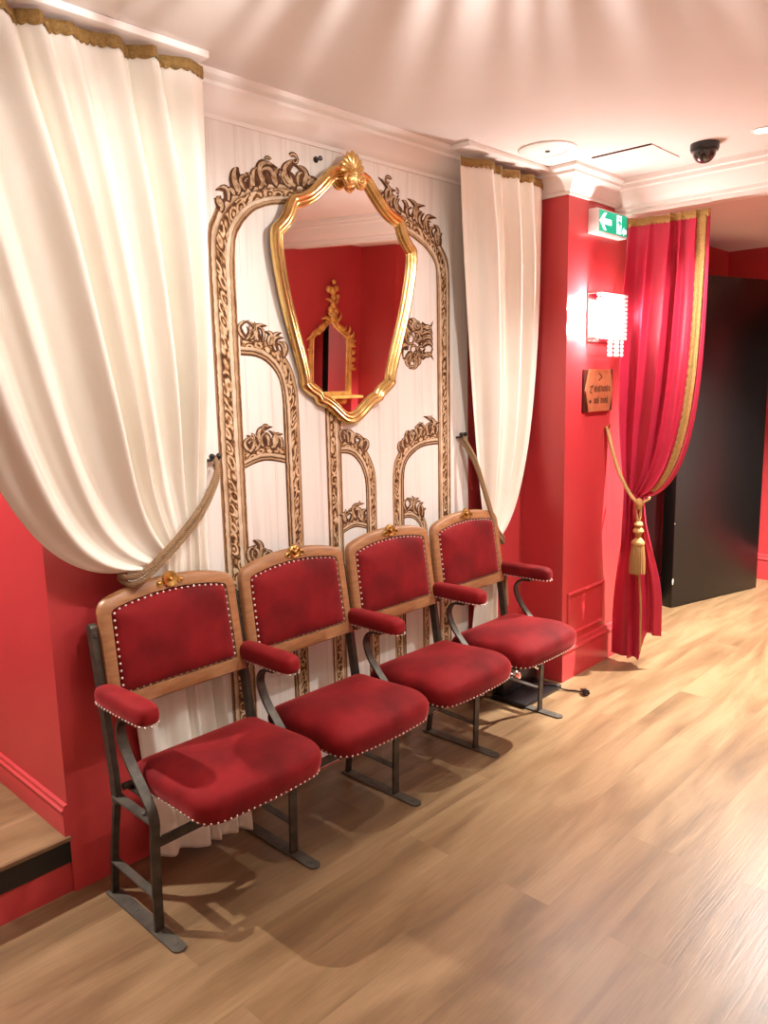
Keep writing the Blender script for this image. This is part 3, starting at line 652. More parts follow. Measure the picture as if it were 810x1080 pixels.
# ------------------------------------------------------------------ curtains
def bez(P, t):
    a, b, c, d = P; u = 1 - t
    return tuple(u ** 3 * a[i] + 3 * u * u * t * b[i] + 3 * u * t * t * c[i] + t ** 3 * d[i] for i in range(len(a)))
def lerp2(a, b, t): return tuple(lerp(x, y, t) for x, y in zip(a, b))
def grid(bm, f, ns, nt, s0=0, s1=1, t0=0, t1=1):
    uvl = bm.loops.layers.uv.verify()
    rows = [[f(lerp(s0, s1, i / ns), lerp(t0, t1, j / nt)) for i in range(ns + 1)] for j in range(nt + 1)]
    rings(bm, rows, False)
def fold(s, N, seed):
    ph = 2 * pi * (N * s + .28 * sin(2 * pi * s * 1.3 + seed) + .15 * sin(2 * pi * s * 3.1 + 2 * seed))
    am = .75 + .35 * sin(2 * pi * s * 2.3 + seed * 1.7)
    return am * (sin(ph) + .32 * sin(2 * ph + .9) + .12 * sin(3 * ph + 2)) / 1.25, am * cos(ph)

# left cream curtain: returns (x,y,z), t 0..1 top->tie, 1..2 tie->hem
def left_curtain(s, t):
    P0 = lerp2((-.55, 2.562), (.468, 2.562), s)
    tie = (lerp(.135, .447, s ** .9), lerp(1.035, 1.118, smooth(s)))
    A1 = (-.38, 1.75); A2 = (-.262, 1.035)
    B1 = (.462, 2.05); B2 = (.452, 1.5)
    k = s ** .8
    C1 = lerp2(A1, B1, k); C2 = lerp2(A2, B2, smooth(k) * .55 + k * .45)
    d, c = fold(s, 8.0, 1.3); d2, c2 = fold(s, 4.6, .4)
    if t <= 1:
        x, z = bez((P0, C1, C2, tie), t)
        yc = lerp(-.150, -.066, smooth(t ** 1.3)); A = lerp(.036, .070, smooth(t / .3)); A = lerp(A, .020, smooth((t - .5) / .5))
        yc -= .05 * sin(pi * t) * (1 - s) * .9
        yc -= .035 * (1 - s) * smooth((t - .75) / .25)
        x += c * .012 * (1 - t * .6)
        if t < .02: A *= .75
        return (x, min(yc + A * d, -.018), z)
    u = t - 1; k = smooth(u / .4); d, c = lerp(d, d2, k), lerp(c, c2, k)
    hx = lerp(.180, .495, s); hz = .028 + .004 * sin(9 * s)
    x = lerp(tie[0], hx, smooth(u)) + .018 * sin(pi * u) * (s - .35); z = lerp(tie[1], hz, u)
    x += c * .007 * u
    yc = lerp(-.066 - .035 * (1 - s), -.050, smooth(u / .25)); A = lerp(.017, .026, smooth(u / .3))
    yc -= .085 * smooth((u - .62) / .38) * (.35 + s * .9)
    return (x, min(yc + A * d, -.016), z)
bm = NB(); grid(bm, left_curtain, 260, 150, 0, 1, 0, 2)
lc = thing('cream_curtain', (.2, -.1, 0), 'wide cream curtain at the left, swept aside above the nearest seat', 'curtain', 'cream curtains')
def plink(name, bm, m, par, **k):
    o = link(name, bm, m, par, **k); o.matrix_parent_inverse = Matrix.Translation(-par.location); return o
plink('curtain_cloth', bm, M_CREAM, lc, ang=80, solid=.003)
def heading(fn, bm, ns, off, h, sc, hz=None, s0=0, s1=1):
    rows = []
    for i in range(ns + 1):
        s = lerp(s0, s1, i / ns); x, y, z = fn(s, .0); x2, y2, z2 = fn(s, .03)
        dz = h + .007 * abs(sin(s * sc))
        rows.append([(x, y - off, z + .004), (x, y - off - .001, z - h * .5), (lerp(x, x2, .6), lerp(y, y2, .6) - off, z - dz)])
    rings(bm, rows, False)
bm = NB(); heading(left_curtain, bm, 420, .006, .026, 150)
plink('braid_trim', bm, M_BRAID, lc, ang=80, solid=.003)

def right_curtain(s, t):
    P0 = lerp2((1.772, 2.545), (2.440, 2.545), s)
    tie = (lerp(2.040, 2.150, s), lerp(.875, .800, s))
    A1 = (1.80, 2.1); A2 = (1.975, 1.20); B1 = (2.462, 2.0); B2 = (2.52, .92)
    C1 = lerp2(A1, B1, s); C2 = lerp2(A2, B2, s)
    d, c = fold(s, 4.6, 2.6)
    if t <= 1:
        x, z = bez((P0, C1, C2, tie), t)
        yc = lerp(-.140, -.072, smooth(t)); A = lerp(.034, .052, smooth(t / .25)); A = lerp(A, .018, smooth((t - .5) / .5))
        x += c * .010 * (1 - t * .7)
        return (min(x, 2.468), min(yc + A * d, -.016), z)
    u = t - 1
    x = lerp(tie[0], lerp(1.945, 2.165, s), smooth(u * 1.6)) + c * .004; z = lerp(tie[1], .030, u)
    return (x, min(lerp(-.072, -.066, u) + lerp(.016, .024, smooth(u / .4)) * d, -.014), z)
bm = NB(); grid(bm, right_curtain, 180, 150, 0, 1, 0, 2)
rc = thing('cream_curtain', (2.1, -.1, 0), 'narrower cream curtain beside the red pillar, gathered behind the farthest seat', 'curtain', 'cream curtains')
plink('curtain_cloth', bm, M_CREAM, rc, ang=80, solid=.003)
bm = NB(); heading(right_curtain, bm, 300, .006, .026, 100)
plink('braid_trim', bm, M_BRAID, rc, ang=80, solid=.003)
# boards carrying the curtains at the ceiling
for nm, x0, x1, lb in (('curtain_rail', -.62, .472, 'white ceiling rail above the wide left cream curtain'), ('curtain_rail', 1.765, 2.462, 'white ceiling rail above the narrow right cream curtain')):
    bm = NB(); box(bm, x0, x1, -.195, -.098, 2.578, 2.5995, .003); tag(link(nm, bm, M_TRIM), lb, 'curtain rail')
# tie-backs
def tieback(pts, hook, label, grp, tail=None):
    t = thing('curtain_tieback', hook, label, 'curtain tieback', grp)
    for dz in (-.015, .015):
        bm = NB(); p = [(a[0], a[1], a[2] + dz * (1 - .5 * i / len(pts))) for i, a in enumerate(pts)]; rope(bm, p, .0085, .028); plink('cord', bm, M_ROPE, t)
    bm = NB()
    for dx in (-.014, .014):
        tube(bm, [(hook[0] + dx, -.0046, hook[2] + .004), (hook[0] + dx, -.030, hook[2] + .006), (hook[0] + dx, -.036, hook[2] + .016)], .0055, 8); ball(bm, (hook[0] + dx, -.036, hook[2] + .018), .011)
    plink('wall_hook', bm, M_BLACKPL, t)
    if tail:
        bm = NB(); lathe(bm, [(.004, .05), (.014, .045), (.016, .03), (.010, .022), (.013, .010), (.020, -.13), (.019, -.135)], 24, Matrix.Translation(tail)); plink('tassel', bm, M_ROPE, t)
    return t
tieback([(.520, -.030, 1.345), (.492, -.080, 1.300), (.40, -.128, 1.208), (.30, -.146, 1.125), (.20, -.160, 1.058), (.150, -.158, 1.026), (.122, -.130, 1.012), (.118, -.075, 1.018), (.15, -.03, 1.03), (.24, -.022, 1.06)], (.520, -.004, 1.342), 'brown cord tieback from wall hook across the wide left cream curtain', 'cord tiebacks')
bm = NB()
tieback([(1.918, -.030, 1.328), (1.945, -.085, 1.22), (1.985, -.122, 1.05), (2.03, -.128, .935), (2.075, -.124, .865), (2.13, -.118, .815), (2.168, -.085, .80), (2.165, -.03, .81), (2.12, -.022, .83)], (1.918, -.004, 1.331), 'brown cord tieback beside the narrow right cream curtain, hooked near the printed column', 'cord tiebacks', tail=(2.100, -.150, .625))

# crimson curtain in the passage opening (runs along y)
XC = 2.965
def red_curtain(s, t):
    P0 = lerp2((-.312, 2.408), (-.757, 2.402), s)
    tie = (lerp(-.345, -.462, s), lerp(1.0, .955, s))
    A1 = (-.285, 1.95); A2 = (-.285, 1.35); B1 = (-.760, 1.74); B2 = (-.800, 1.02)
    C1 = lerp2(A1, B1, s); C2 = lerp2(A2, B2, s ** 1.3)
    d, c = fold(s, 5.6, .55); d2, c2 = fold(s, 2.7, 1.9); d *= lerp(1, .35, smooth((s - .76) / .1))
    if t <= 1:
        y, z = bez((P0, C1, C2, tie), t)
        A = lerp(.024, .045, smooth(t / .25)); A = lerp(A, .024, smooth((t - .55) / .45))
        y += c * .010 * (1 - t * .7)
        xx = XC + A * d - .02 * sin(pi * t) * s
        return (xx, y, z)
    u = t - 1; kk = smooth(u / .55); d, c = lerp(d, d2, kk), lerp(c, c2, kk)
    k = smooth(u * 1.25)
    y = lerp(tie[0], lerp(-.285, -.565, s), k) + c * .006; z = lerp(tie[1], lerp(.035, .185, smooth((s - .62) / .1)), u)
    return (XC + lerp(.024, .040, smooth(u / .4)) * d + .03 * u * s, y, z)
rd = thing('crimson_curtain', (XC, -.5, 0), 'tall crimson curtain with gold braid, tied back in front of the black door', 'curtain')
bm = NB(); grid(bm, red_curtain, 200, 150, 0, 1, 0, 2); plink('curtain_cloth', bm, M_REDCLOTH, rd, ang=80, solid=.003)
def rband(bm, s0, s1, t0, t1, n, off, sc, ns=4):
    rows = []
    for j in range(n + 1):
        t = lerp(t0, t1, j / n); w = .004 * abs(sin(j * sc)) 
        r = []
        for i in range(ns + 1):
            s = lerp(s0 - w, s1 + w, i / ns); x, y, z = red_curtain(s, t); r.append((x - off, y, z))
        rows.append(r)
    rings(bm, rows, False)
bm = NB(); rows = []
for i in range(261):
    s = i / 260; x, y, z = red_curtain(s, 0); x2, y2, z2 = red_curtain(s, .03); dz = .030 + .006 * abs(sin(s * 75))
    rows.append([(x - .006, y, z + .003), (x - .006, y, z - .02), (lerp(x, x2, .6) - .006, lerp(y, y2, .6), z - dz)])
rings(bm, rows, False); plink('heading_braid', bm, M_GOLDBRAID, rd, ang=80, solid=.003)
bm = NB(); rband(bm, .865, .918, .012, .93, 260, .006, .42); plink('edge_braid', bm, M_GOLDBRAID, rd, ang=80, solid=.003)
bm = NB(); pts = []
for j in range(60):
    x, y, z = red_curtain(.66, lerp(1.14, 2.0, j / 59)); pts.append((x - .008, y, z))
rope(bm, pts[::4] + [pts[-1]], .006, .02); plink('edge_cord', bm, M_GOLDROPE, rd)
tb = thing('tassel_tieback', (2.90, -.457, .93), 'gold cord tieback with a long gold tassel holding the crimson curtain', 'curtain tieback')
for dx in (-.007, .007):
    bm = NB(); rope(bm, [(2.90 + dx, -.262, 1.335), (2.90 + dx, -.300, 1.20), (2.895 + dx, -.345, 1.09), (2.895 + dx, -.400, .992), (2.895 + dx, -.440, .945), (2.905, -.457, .928)], .0070, .026); plink('cord', bm, M_GOLDROPE, tb)
bm = NB(); rope(bm, [(2.905, -.457, .928), (2.925, -.478, .938), (2.965, -.486, .952), (3.0, -.46, .962), (3.005, -.40, .985), (3.0, -.33, 1.02)], .0070, .026); plink('cord', bm, M_GOLDROPE, tb)
bm = NB(); lathe(bm, [(.004, .034), (.016, .028), (.022, .012), (.022, -.006), (.014, -.022), (.008, -.030)], 20, Matrix.Translation((2.903, -.458, .925)))
rope(bm, [(2.895, -.446, .905), (2.897, -.452, .86), (2.903, -.460, .825)], .007, .02); rope(bm, [(2.905, -.470, .905), (2.905, -.466, .86), (2.903, -.460, .825)], .007, .02); plink('knot', bm, M_GOLDROPE, tb)
bm = NB(); lathe(bm, [(.006, .835), (.018, .828), (.024, .815), (.016, .800), (.026, .790), (.029, .778), (.018, .765), (.014, .745), (.022, .735), (.034, .722), (.036, .712), (.033, .702)], 24, Matrix.Translation((2.903, -.460, 0))); plink('tassel_head', bm, M_GOLDBRAID, tb)
bm = NB()
for k in range(44):
    a = 2 * pi * k / 44; r0 = .029 if k % 2 else .026; r1 = .040 if k % 2 else .034
    tube(bm, [(2.903 + r0 * cos(a), -.460 + r0 * sin(a), .712), (2.903 + (r1 - .002) * cos(a), -.460 + (r1 - .002) * sin(a), .63), (2.903 + r1 * cos(a), -.460 + r1 * sin(a), .548 + random.uniform(-.004, .004))], .0028, 5)
lathe(bm, [(.027, .712), (.032, .64), (.034, .555)], 20, Matrix.Translation((2.903, -.460, 0))); plink('tassel_skirt', bm, M_GOLDROPE, tb)
bm = NB(); tube(bm, [(2.90, PY - .001, 1.335), (2.90, -.275, 1.335), (2.90, -.280, 1.350)], .006, 8); plink('wall_hook', bm, M_BRASS, tb)
bm = NB(); box(bm, 2.955, 2.975, -.75, -.262, 2.432, 2.449, .002); tag(link('curtain_rail', bm, M_TRIM), 'slim white rail under the beam above the crimson curtain', 'curtain rail')

# ------------------------------------------------------------------ pillar fittings
# emergency exit sign
ES = thing('exit_sign', (2.85, PY, 2.38), 'lit green emergency exit sign with arrow and running figure on the red pillar', 'exit sign')
bm = NB(); box(bm, 2.664, 2.985, -.305, PY, 2.318, 2.438, .006); plink('sign_housing', bm, M_WHITEPL, ES)
yf = -.3062
bm = NB(); box(bm, 2.682, 2.978, yf, -.304, 2.328, 2.430); plink('sign_face', bm, M_GREEN, ES)
def flat(bm, poly, y=yf): prism(bm, poly, lambda a, b: (a, y - .0012, b), lambda a, b: (a, y + .0005, b))
bm = NB(); ax, az = 2.752, 2.379
flat(bm, [(ax - .065, az), (ax - .018, az + .042), (ax + .004, az + .042), (ax - .026, az + .013), (ax + .055, az + .013), (ax + .055, az - .013), (ax - .026, az - .013), (ax + .004, az - .042), (ax - .018, az - .042)])
plink('arrow_symbol', bm, M_EXITW, ES)
bm = NB(); flat(bm, [(2.868, 2.335), (2.915, 2.335), (2.915, 2.424), (2.868, 2.424)]); plink('door_symbol', bm, M_EXITW, ES)
bm = NB(); g = yf - .0014
def flat2(bm, poly): prism(bm, poly, lambda a, b: (a, g - .0008, b), lambda a, b: (a, g + .001, b))
ox, oz = 2.890, 2.376
flat2(bm, [(ox + .009 * cos(2 * pi * k / 12) + .006, oz + .036 + .009 * sin(2 * pi * k / 12)) for k in range(12)])
for poly in ([(-.004, .024), (.012, .024), (.016, -.004), (.002, -.006)], [(-.004, .024), (-.018, .012), (-.016, .006), (0, .014)], [(.012, .022), (.024, .010), (.022, .004), (.010, .014)], [(.002, -.004), (.010, -.002), (-.006, -.022), (-.018, -.024), (-.018, -.030), (-.002, -.028)], [(.008, -.002), (.016, -.004), (.022, -.022), (.016, -.038), (.010, -.036), (.014, -.022)]):
    flat2(bm, [(ox + a, oz + b) for a, b in poly])
plink('figure_symbol', bm, M_GREEN, ES)
bm = NB(); flat(bm, [(2.925, 2.352), (2.945, 2.372), (2.945, 2.362), (2.970, 2.362), (2.970, 2.342), (2.945, 2.342), (2.945, 2.332)]); plink('arrow_symbol', bm, M_EXITW, ES)

# crystal wall lamp
SC = thing('crystal_wall_lamp', (2.80, PY, 1.9), 'glowing square crystal bead wall lamp on the red pillar beside the crimson curtain', 'wall lamp')
bm = NB(); box(bm, 2.668, 2.945, PY - .012, PY, 1.785, 2.032, .003); plink('back_plate', bm, M_CHROME, SC)
bm = NB()
for z in (2.028, 1.800):
    tube(bm, [(2.673, PY - .01, z), (2.673, PY - .082, z), (2.940, PY - .082, z), (2.940, PY - .01, z)], .005, 8)
for zz in (1.93,): tube(bm, [(2.72, PY - .01, zz), (2.88, PY - .01, zz)], .006, 8)
plink('frame_rail', bm, M_CHROME, SC)
bm = NB()
bm.free()
for xx in (2.735, 2.865): bm = NB(); ball(bm, (xx, PY - .045, 1.925), .019, sc=(1, 1, 1.7), u=14, v=10); plink('bulb', bm, M_BULB, SC)
bm = NB(); NXB = 12
for k in range(NXB):
    xx = lerp(2.678, 2.936, k / (NXB - 1)); low = 1.712 if 2 <= k <= 9 and k % 3 < 2 else 1.80
    z = 2.018
    while z > low: ball(bm, (xx, PY - .083 - (.006 if z < 1.79 else 0), z), .0105, u=6, v=4); z -= .0215
for k in range(2, 3):
    for xx in (2.673, 2.940):
        z = 2.018
        while z > 1.80: ball(bm, (xx, PY - .022 - k * .022, z), .0095, u=6, v=4); z -= .0215
plink('crystal_beads', bm, M_CRYSTAL, SC, ang=5)

# copper plaque
PQ = thing('copper_plaque', (2.80, PY, 1.53), 'copper hexagonal direction plaque on dark board below the crystal lamp', 'plaque')
bm = NB(); box(bm, 2.640, 2.950, PY - .010, PY, 1.425, 1.645, .002); plink('backing_board', bm, M_DARKWOOD, PQ)
bm = NB(); poly = [(2.690, 1.645), (2.912, 1.645), (2.945, 1.535), (2.905, 1.425), (2.682, 1.425), (2.648, 1.535)]
prism(bm, poly, lambda a, b: (a, PY - .018, b), lambda a, b: (a, PY - .010, b)); plink('copper_plate', bm, M_COPPER, PQ)
bm = NB(); yt = PY - .018
def stroke(bm, a, b, w=.0035):
    d = Vector((b[0] - a[0], b[1] - a[1])).normalized() * w; n = Vector((-d.y, d.x))
    poly = [(a[0] + n.x, a[1] + n.y), (b[0] + n.x, b[1] + n.y), (b[0] - n.x, b[1] - n.y), (a[0] - n.x, a[1] - n.y)]
    prism(bm, poly, lambda p, q: (p, yt - .0012, q), lambda p, q: (p, yt + .0005, q))
stroke(bm, (2.782, 1.625), (2.818, 1.606)); stroke(bm, (2.782, 1.587), (2.818, 1.606))
plink('arrow_mark', bm, M_INK, PQ)
bm = NB(); rg = random.Random(3)
for a, b in (((2.688, 1.552), (2.722, 1.562)), ((2.722, 1.562), (2.690, 1.528)), ((2.690, 1.528), (2.712, 1.522))): stroke(bm, a, b, .003)
xx = 2.738
for ltr in ('o', 'l', 'o', 'l', 'n', 'o', 'n', 'l', 'o'):
    if ltr == 'l': stroke(bm, (xx, 1.525), (xx, 1.563), .0026); xx += .014
    elif ltr == 'o':
        for k in range(6): stroke(bm, (xx + .006 + .007 * cos(k * pi / 3), 1.542 + .014 * sin(k * pi / 3)), (xx + .006 + .007 * cos((k + 1) * pi / 3), 1.542 + .014 * sin((k + 1) * pi / 3)), .0024)
        xx += .022
    else:
        stroke(bm, (xx, 1.528), (xx, 1.558), .0026); stroke(bm, (xx, 1.556), (xx + .012, 1.553), .0026); stroke(bm, (xx + .012, 1.553), (xx + .012, 1.528), .0026); xx += .023
plink('upper_lettering', bm, M_INK, PQ)
bm = NB()
for k in range(5): stroke(bm, (2.688 + k * .004, 1.488 - abs(k - 2) * .003), (2.688 + k * .004, 1.468 + abs(k - 2) * .003), .0026)
xx = 2.738
for ltr in 'onl nonl':
    if ltr == ' ': xx += .014; continue
    if ltr == 'l': stroke(bm, (xx, 1.465), (xx, 1.502), .0026); xx += .014
    elif ltr == 'o':
        for k in range(6): stroke(bm, (xx + .006 + .007 * cos(k * pi / 3), 1.480 + .013 * sin(k * pi / 3)), (xx + .006 + .007 * cos((k + 1) * pi / 3), 1.480 + .013 * sin((k + 1) * pi / 3)), .0024)
        xx += .022
    else:
        stroke(bm, (xx, 1.466), (xx, 1.495), .0026); stroke(bm, (xx, 1.493), (xx + .012, 1.490), .0026); stroke(bm, (xx + .012, 1.490), (xx + .012, 1.466), .0026); xx += .023
plink('lower_lettering', bm, M_INK, PQ)

# ------------------------------------------------------------------ ceiling fittings
DC = thing('dome_camera', (2.579, -.86, H), 'black dome security camera on the ceiling near the beam', 'security camera')
bm = NB(); lathe(bm, [(.060, H), (.061, H - .020), (.057, H - .032), (.050, H - .034)], 32, Matrix.Translation((2.579, -.86, 0))); plink('camera_base', bm, M_BLACKPL, DC)
bm = NB(); lathe(bm, [(.050 * cos(a), H - .032 - .050 * sin(a)) for a in [pi / 2 * k / 10 for k in range(10)]] + [(.001, H - .082)], 32, Matrix.Translation((2.579, -.86, 0))); plink('camera_dome', bm, M_SMOKED, DC)
bm = NB(); ball(bm, (2.579, -.873, H - .055), .012); plink('camera_lens', bm, M_CHROME, DC)
CD = thing('ceiling_speaker', (2.133, -.345, H), 'flat round white disc on the ceiling before the red pillar', 'ceiling disc')
bm = NB(); lathe(bm, [(.128, H), (.128, H - .006), (.120, H - .010), (.085, H - .011), (.080, H - .007), (.012, H - .008)], 40, Matrix.Translation((2.133, -.345, 0))); plink('disc_rim', bm, M_TRIM, CD)
bm = NB(); lathe(bm, [(.011, H - .007), (.010, H - .013), (.004, H - .014)], 12, Matrix.Translation((2.133, -.345, 0))); plink('disc_button', bm, M_PLATE, CD)
HT = thing('ceiling_hatch', (2.55, -.56, H), 'square flush access hatch in the ceiling beside the dome camera', 'ceiling hatch')
bm = NB(); box(bm, 2.402, 2.69, -.70, -.415, H - .005, H - .0005); plink('hatch_panel', bm, M_CEIL, HT)
bm = NB(); box(bm, 2.396, 2.402, -.70, -.415, H - .006, H); plink('hatch_gap', bm, M_INK, HT)
def spot(x, y, z, e, label, size=120, blend=.6, col=(1, .965, .91), r=.02, aim=None):
    t = thing('ceiling_spotlight', (x, y, z), label, 'ceiling light', 'round ceiling spotlights')
    bm = NB(); lathe(bm, [(.034, z - .001), (.036, z - .004), (.046, z - .006), (.050, z - .003), (.050, z)], 28, Matrix.Translation((x, y, 0)), cap=False); plink('trim_ring', bm, M_TRIM, t)
    bm = NB(); lathe(bm, [(.0345, z - .0005), (.0345, z - .003), (.001, z - .0035)], 24, Matrix.Translation((x, y, 0))); plink('glowing_lens', bm, M_DIFF, t)
    l = bpy.data.lights.new('spot_light', 'SPOT'); l.energy = e; l.color = col; l.spot_size = R(size); l.spot_blend = blend; l.shadow_soft_size = r
    o = bpy.data.objects.new('spot_light', l); COL.objects.link(o); o.parent = t; o.location = (0, 0, -.012)
    if aim: o.rotation_euler = (Vector(aim) - Vector((x, y, z))).to_track_quat('-Z', 'Y').to_euler()
    return t
spot(2.569, -1.105, H, 125, 'round lit ceiling spotlight at the right edge beyond the dome camera')
spot(1.15, -1.62, H, 95, 'round lit ceiling spotlight in front of the second seat, out of view', 88, .9, aim=(1.05, 0, 1.25))
spot(.30, -1.40, H, 60, 'added round ceiling spotlight brightening the left curtain, out of view', 66, .8, aim=(.08, -.1, 1.75))  # added lamp: lights the curtain, narrow cone leaves the wall below dark
spot(3.75, -1.15, 2.54, 980, 'round lit ceiling spotlight in the passage beyond the beam, out of view', 110)
spot(.7, -2.25, H, 14, 'added round ceiling fill spotlight near the opposite wall, out of view')  # weak fill lamp, added to lift the room
spot(4.9, -1.6, 2.54, 120, 'round lit ceiling spotlight deep in the passage, out of view', 130)
spot(-.9, .75, H, 260, 'round lit ceiling spotlight above the raised recess, out of view')

# crystal ceiling lamp just above the view: its rods throw the rays on the ceiling
LX, LY = 0.02, -1.62
CL = thing('crystal_ceiling_lamp', (LX, LY, H), 'round crystal rod ceiling lamp in front of the left curtain, out of view', 'ceiling lamp')
bm = NB(); lathe(bm, [(.05, H), (.05, H - .02), (.008, H - .024), (.008, H - .30), (.014, H - .305), (.014, H - .33)], 24, Matrix.Translation((LX, LY, 0))); plink('lamp_stem', bm, M_CHROME, CL)
for zz in (H - .16, H - .36):
    bm = NB(); tube(bm, [(LX + .135 * cos(2 * pi * k / 48), LY + .135 * sin(2 * pi * k / 48), zz) for k in range(48)], .003, 6, closed=True)
    for k in range(3): a = 2 * pi * k / 3; tube(bm, [(LX, LY, zz), (LX + .135 * cos(a), LY + .135 * sin(a), zz)], .0025, 6)
    plink('lamp_ring', bm, M_CHROME, CL)
rg = random.Random(5)
for k in range(64):
    bm = NB(); a = 2 * pi * (k + rg.uniform(-.22, .22)) / 64; rr = .135
    tube(bm, [(LX + rr * cos(a), LY + rr * sin(a), H - .11), (LX + rr * cos(a), LY + rr * sin(a), H - .385)], rg.choice((.0022, .003, .0045, .006)), 6)
    plink('crystal_rod', bm, M_RODS, CL)
bm = NB(); ball(bm, (LX, LY, H - .345), .020, u=14, v=10); plink('bulb', bm, M_DIFF, CL)
for k in range(1):
    l = bpy.data.lights.new('lamp_glow', 'POINT'); l.energy = 12; l.color = (1, .94, .88); l.shadow_soft_size = .012
    o = bpy.data.objects.new('lamp_glow', l); COL.objects.link(o); o.parent = CL; o.location = (.02, .02, -.29)
    l = bpy.data.lights.new('lamp_uplight', 'SPOT'); l.energy = 115; l.color = (1, .945, .92); l.shadow_soft_size = .004; l.spot_size = R(172); l.spot_blend = .25
    o = bpy.data.objects.new('lamp_uplight', l); COL.objects.link(o); o.parent = CL; o.location = (.02, .02, -.29); o.rotation_euler = (pi, 0, 0)
# wall lamp light; the two left points are added for the bright wall patch
for xx, zz in ((-.137, .075), (-.137, -.05), (.085, .02)):
    l = bpy.data.lights.new('wall_lamp_glow', 'POINT'); l.energy = (17 if xx < 0 else 8); l.color = (1, .93, .88); l.shadow_soft_size = .015
    o = bpy.data.objects.new('wall_lamp_glow', l); COL.objects.link(o); o.parent = SC; o.location = (xx, -.074, zz)

# ------------------------------------------------------------------ black door leaf in the passage
d = Vector((.9617, -.2740, 0)); nrm = Vector((.274, .9617, 0)); ang = atan2(d.y, d.x)
DR = thing('door_leaf', (4.149, -.134, 0), 'tall thick black door leaf standing open in the passage beyond the crimson curtain', 'door', rot=(0, 0, ang))
bm = NB(); box(bm, 0, .955, 0, .10, .006, 2.262, .004); link('door_panel', bm, M_BLACK, DR)
for x, z, s in ((.004, .19, .010), (.006, .205, .006), (.003, .60, .004), (.004, .175, .006), (.002, 1.02, .003)):
    bm = NB(); ball(bm, (x, .0005, z), s, sc=(.8, .15, 1.3)); link('paint_chip', bm, M_CHIP, DR)
bm = NB(); box(bm, .05, .15, -.012, 0, 2.205, 2.23, .003); tube(bm, [(.09, -.012, 2.22), (.095, -.035, 2.225), (.17, -.04, 2.212), (.20, -.034, 2.24)], .007, 8); ball(bm, (.195, -.036, 2.23), .014); link('door_catch', bm, M_BLACKPL, DR)

# ------------------------------------------------------------------ floor light and cable below farthest seat
FL = thing('floor_light', (2.2, -.22, 0), 'low black floor light box with two metal knobs under the farthest seat', 'floor light')
bm = NB(); box(bm, 2.05, 2.395, -.305, -.11, .001, .022, .003); plink('base_plate', bm, M_BLACK, FL)
bm = NB(); box(bm, 2.07, 2.39, -.165, -.115, .022, .115, .006); plink('light_box', bm, M_BLACK, FL)
for xx in (2.135, 2.345):
    bm = NB(); Mx = Matrix.Translation((xx, -.165, .105)) @ Matrix.Rotation(R(60), 4, 'X')
    lathe(bm, [(.010, 0), (.010, .014), (.024, .016), (.026, .022), (.018, .028), (.018, .036), (.024, .040), (.022, .052), (.010, .056), (.010, .062), (.003, .066)], 16, Mx); plink('knob', bm, M_CHROME, FL)
PC = thing('power_cable', (2.42, -.39, 0), 'black power cable with plug on the floor by the red pillar corner', 'cable')
bm = NB(); tube(bm, cat_rom([(2.30, -.20, .027), (2.335, -.25, .028), (2.36, -.300, .026), (2.375, -.32, .010), (2.385, -.345, .006), (2.40, -.375, .006), (2.405, -.405, .008), (2.41, -.425, .012)], 6), .0042, 8); plink('cord', bm, M_BLACKPL, PC)
bm = NB(); Mx = Matrix.Translation((2.412, -.418, .017)) @ Matrix.Rotation(R(-30), 4, 'Z') @ Matrix.Rotation(R(90), 4, 'X')
lathe(bm, [(.006, -.012), (.008, 0), (.013, .012), (.017, .022), (.017, .040), (.016, .043)], 16, Mx)
plink('plug_body', bm, M_BLACKPL, PC)
bm = NB()
for s in (-1, 1):
    p = Mx @ Vector((s * .009, 0, .043)); p2 = Mx @ Vector((s * .009, 0, .060)); tube(bm, [p, p2], .0024, 8)
plink('plug_pins', bm, M_CHROME, PC)

# ------------------------------------------------------------------ console mirror on the opposite wall (seen in the gold mirror)
OM = thing('console_mirror', (3.46, YB, 1.3), 'gilt arched console mirror with shelf on the opposite red wall, seen reflected', 'mirror')
def ow(x, z, d): return (3.46 + x, YB + d, z)
W0 = .215
arch = [(-W0, 1.335), (-W0, 1.5), (-W0, 1.74), (-.20, 1.80), (-.15, 1.835), (-.09, 1.87), (-.04, 1.915), (0, 1.935), (.04, 1.915), (.09, 1.87), (.15, 1.835), (.20, 1.80), (W0, 1.74), (W0, 1.5), (W0, 1.335)]
bm = NB(); A = [(p.x, p.y) for p in cat_rom([(a, b, 0) for a, b in arch], 4)]
rows = []
for d_, h in ((-.022, .004), (-.022, .022), (-.010, .034), (.004, .030), (.010, .020), (.020, .024), (.024, .008)):
    off = []
    for i in range(len(A)):
        a, b = Vector(A[max(i - 1, 0)]), Vector(A[min(i + 1, len(A) - 1)]); t = (b - a).normalized(); n2 = Vector((-t.y, t.x)); off.append(Vector(A[i]) - n2 * -d_ * -1)
    rows.append([ow(p.x, p.y, h) for p in off])
rings(bm, rows, False); box(bm, 3.46 - W0 - .02, 3.46 + W0 + .02, YB + .004, YB + .03, 1.315, 1.345, .004)
fr = plink('console_frame', bm, M_GILTWOOD, OM)
bm = NB(); P = [Vector(a) for a in A]; V = [bm.verts.new(ow(p.x, p.y, .008)) for p in P]; W = [bm.verts.new(ow(p.x, p.y, .004)) for p in P]
bm.faces.new(V); bm.faces.new(W[::-1])
for i in range(len(V)):
    j = (i + 1) % len(V); bm.faces.new((V[i], V[j], W[j], W[i]))
og = plink('console_glass', bm, M_MIRROR, OM, ang=20)
for p in og.data.polygons: p.use_smooth = False
bm = NB(); rg = random.Random(9)
def orn(x, z, r, dd=.035): ball(bm, ow(x, z, dd), r, sc=(1, .7, 1.0), u=9, v=7)
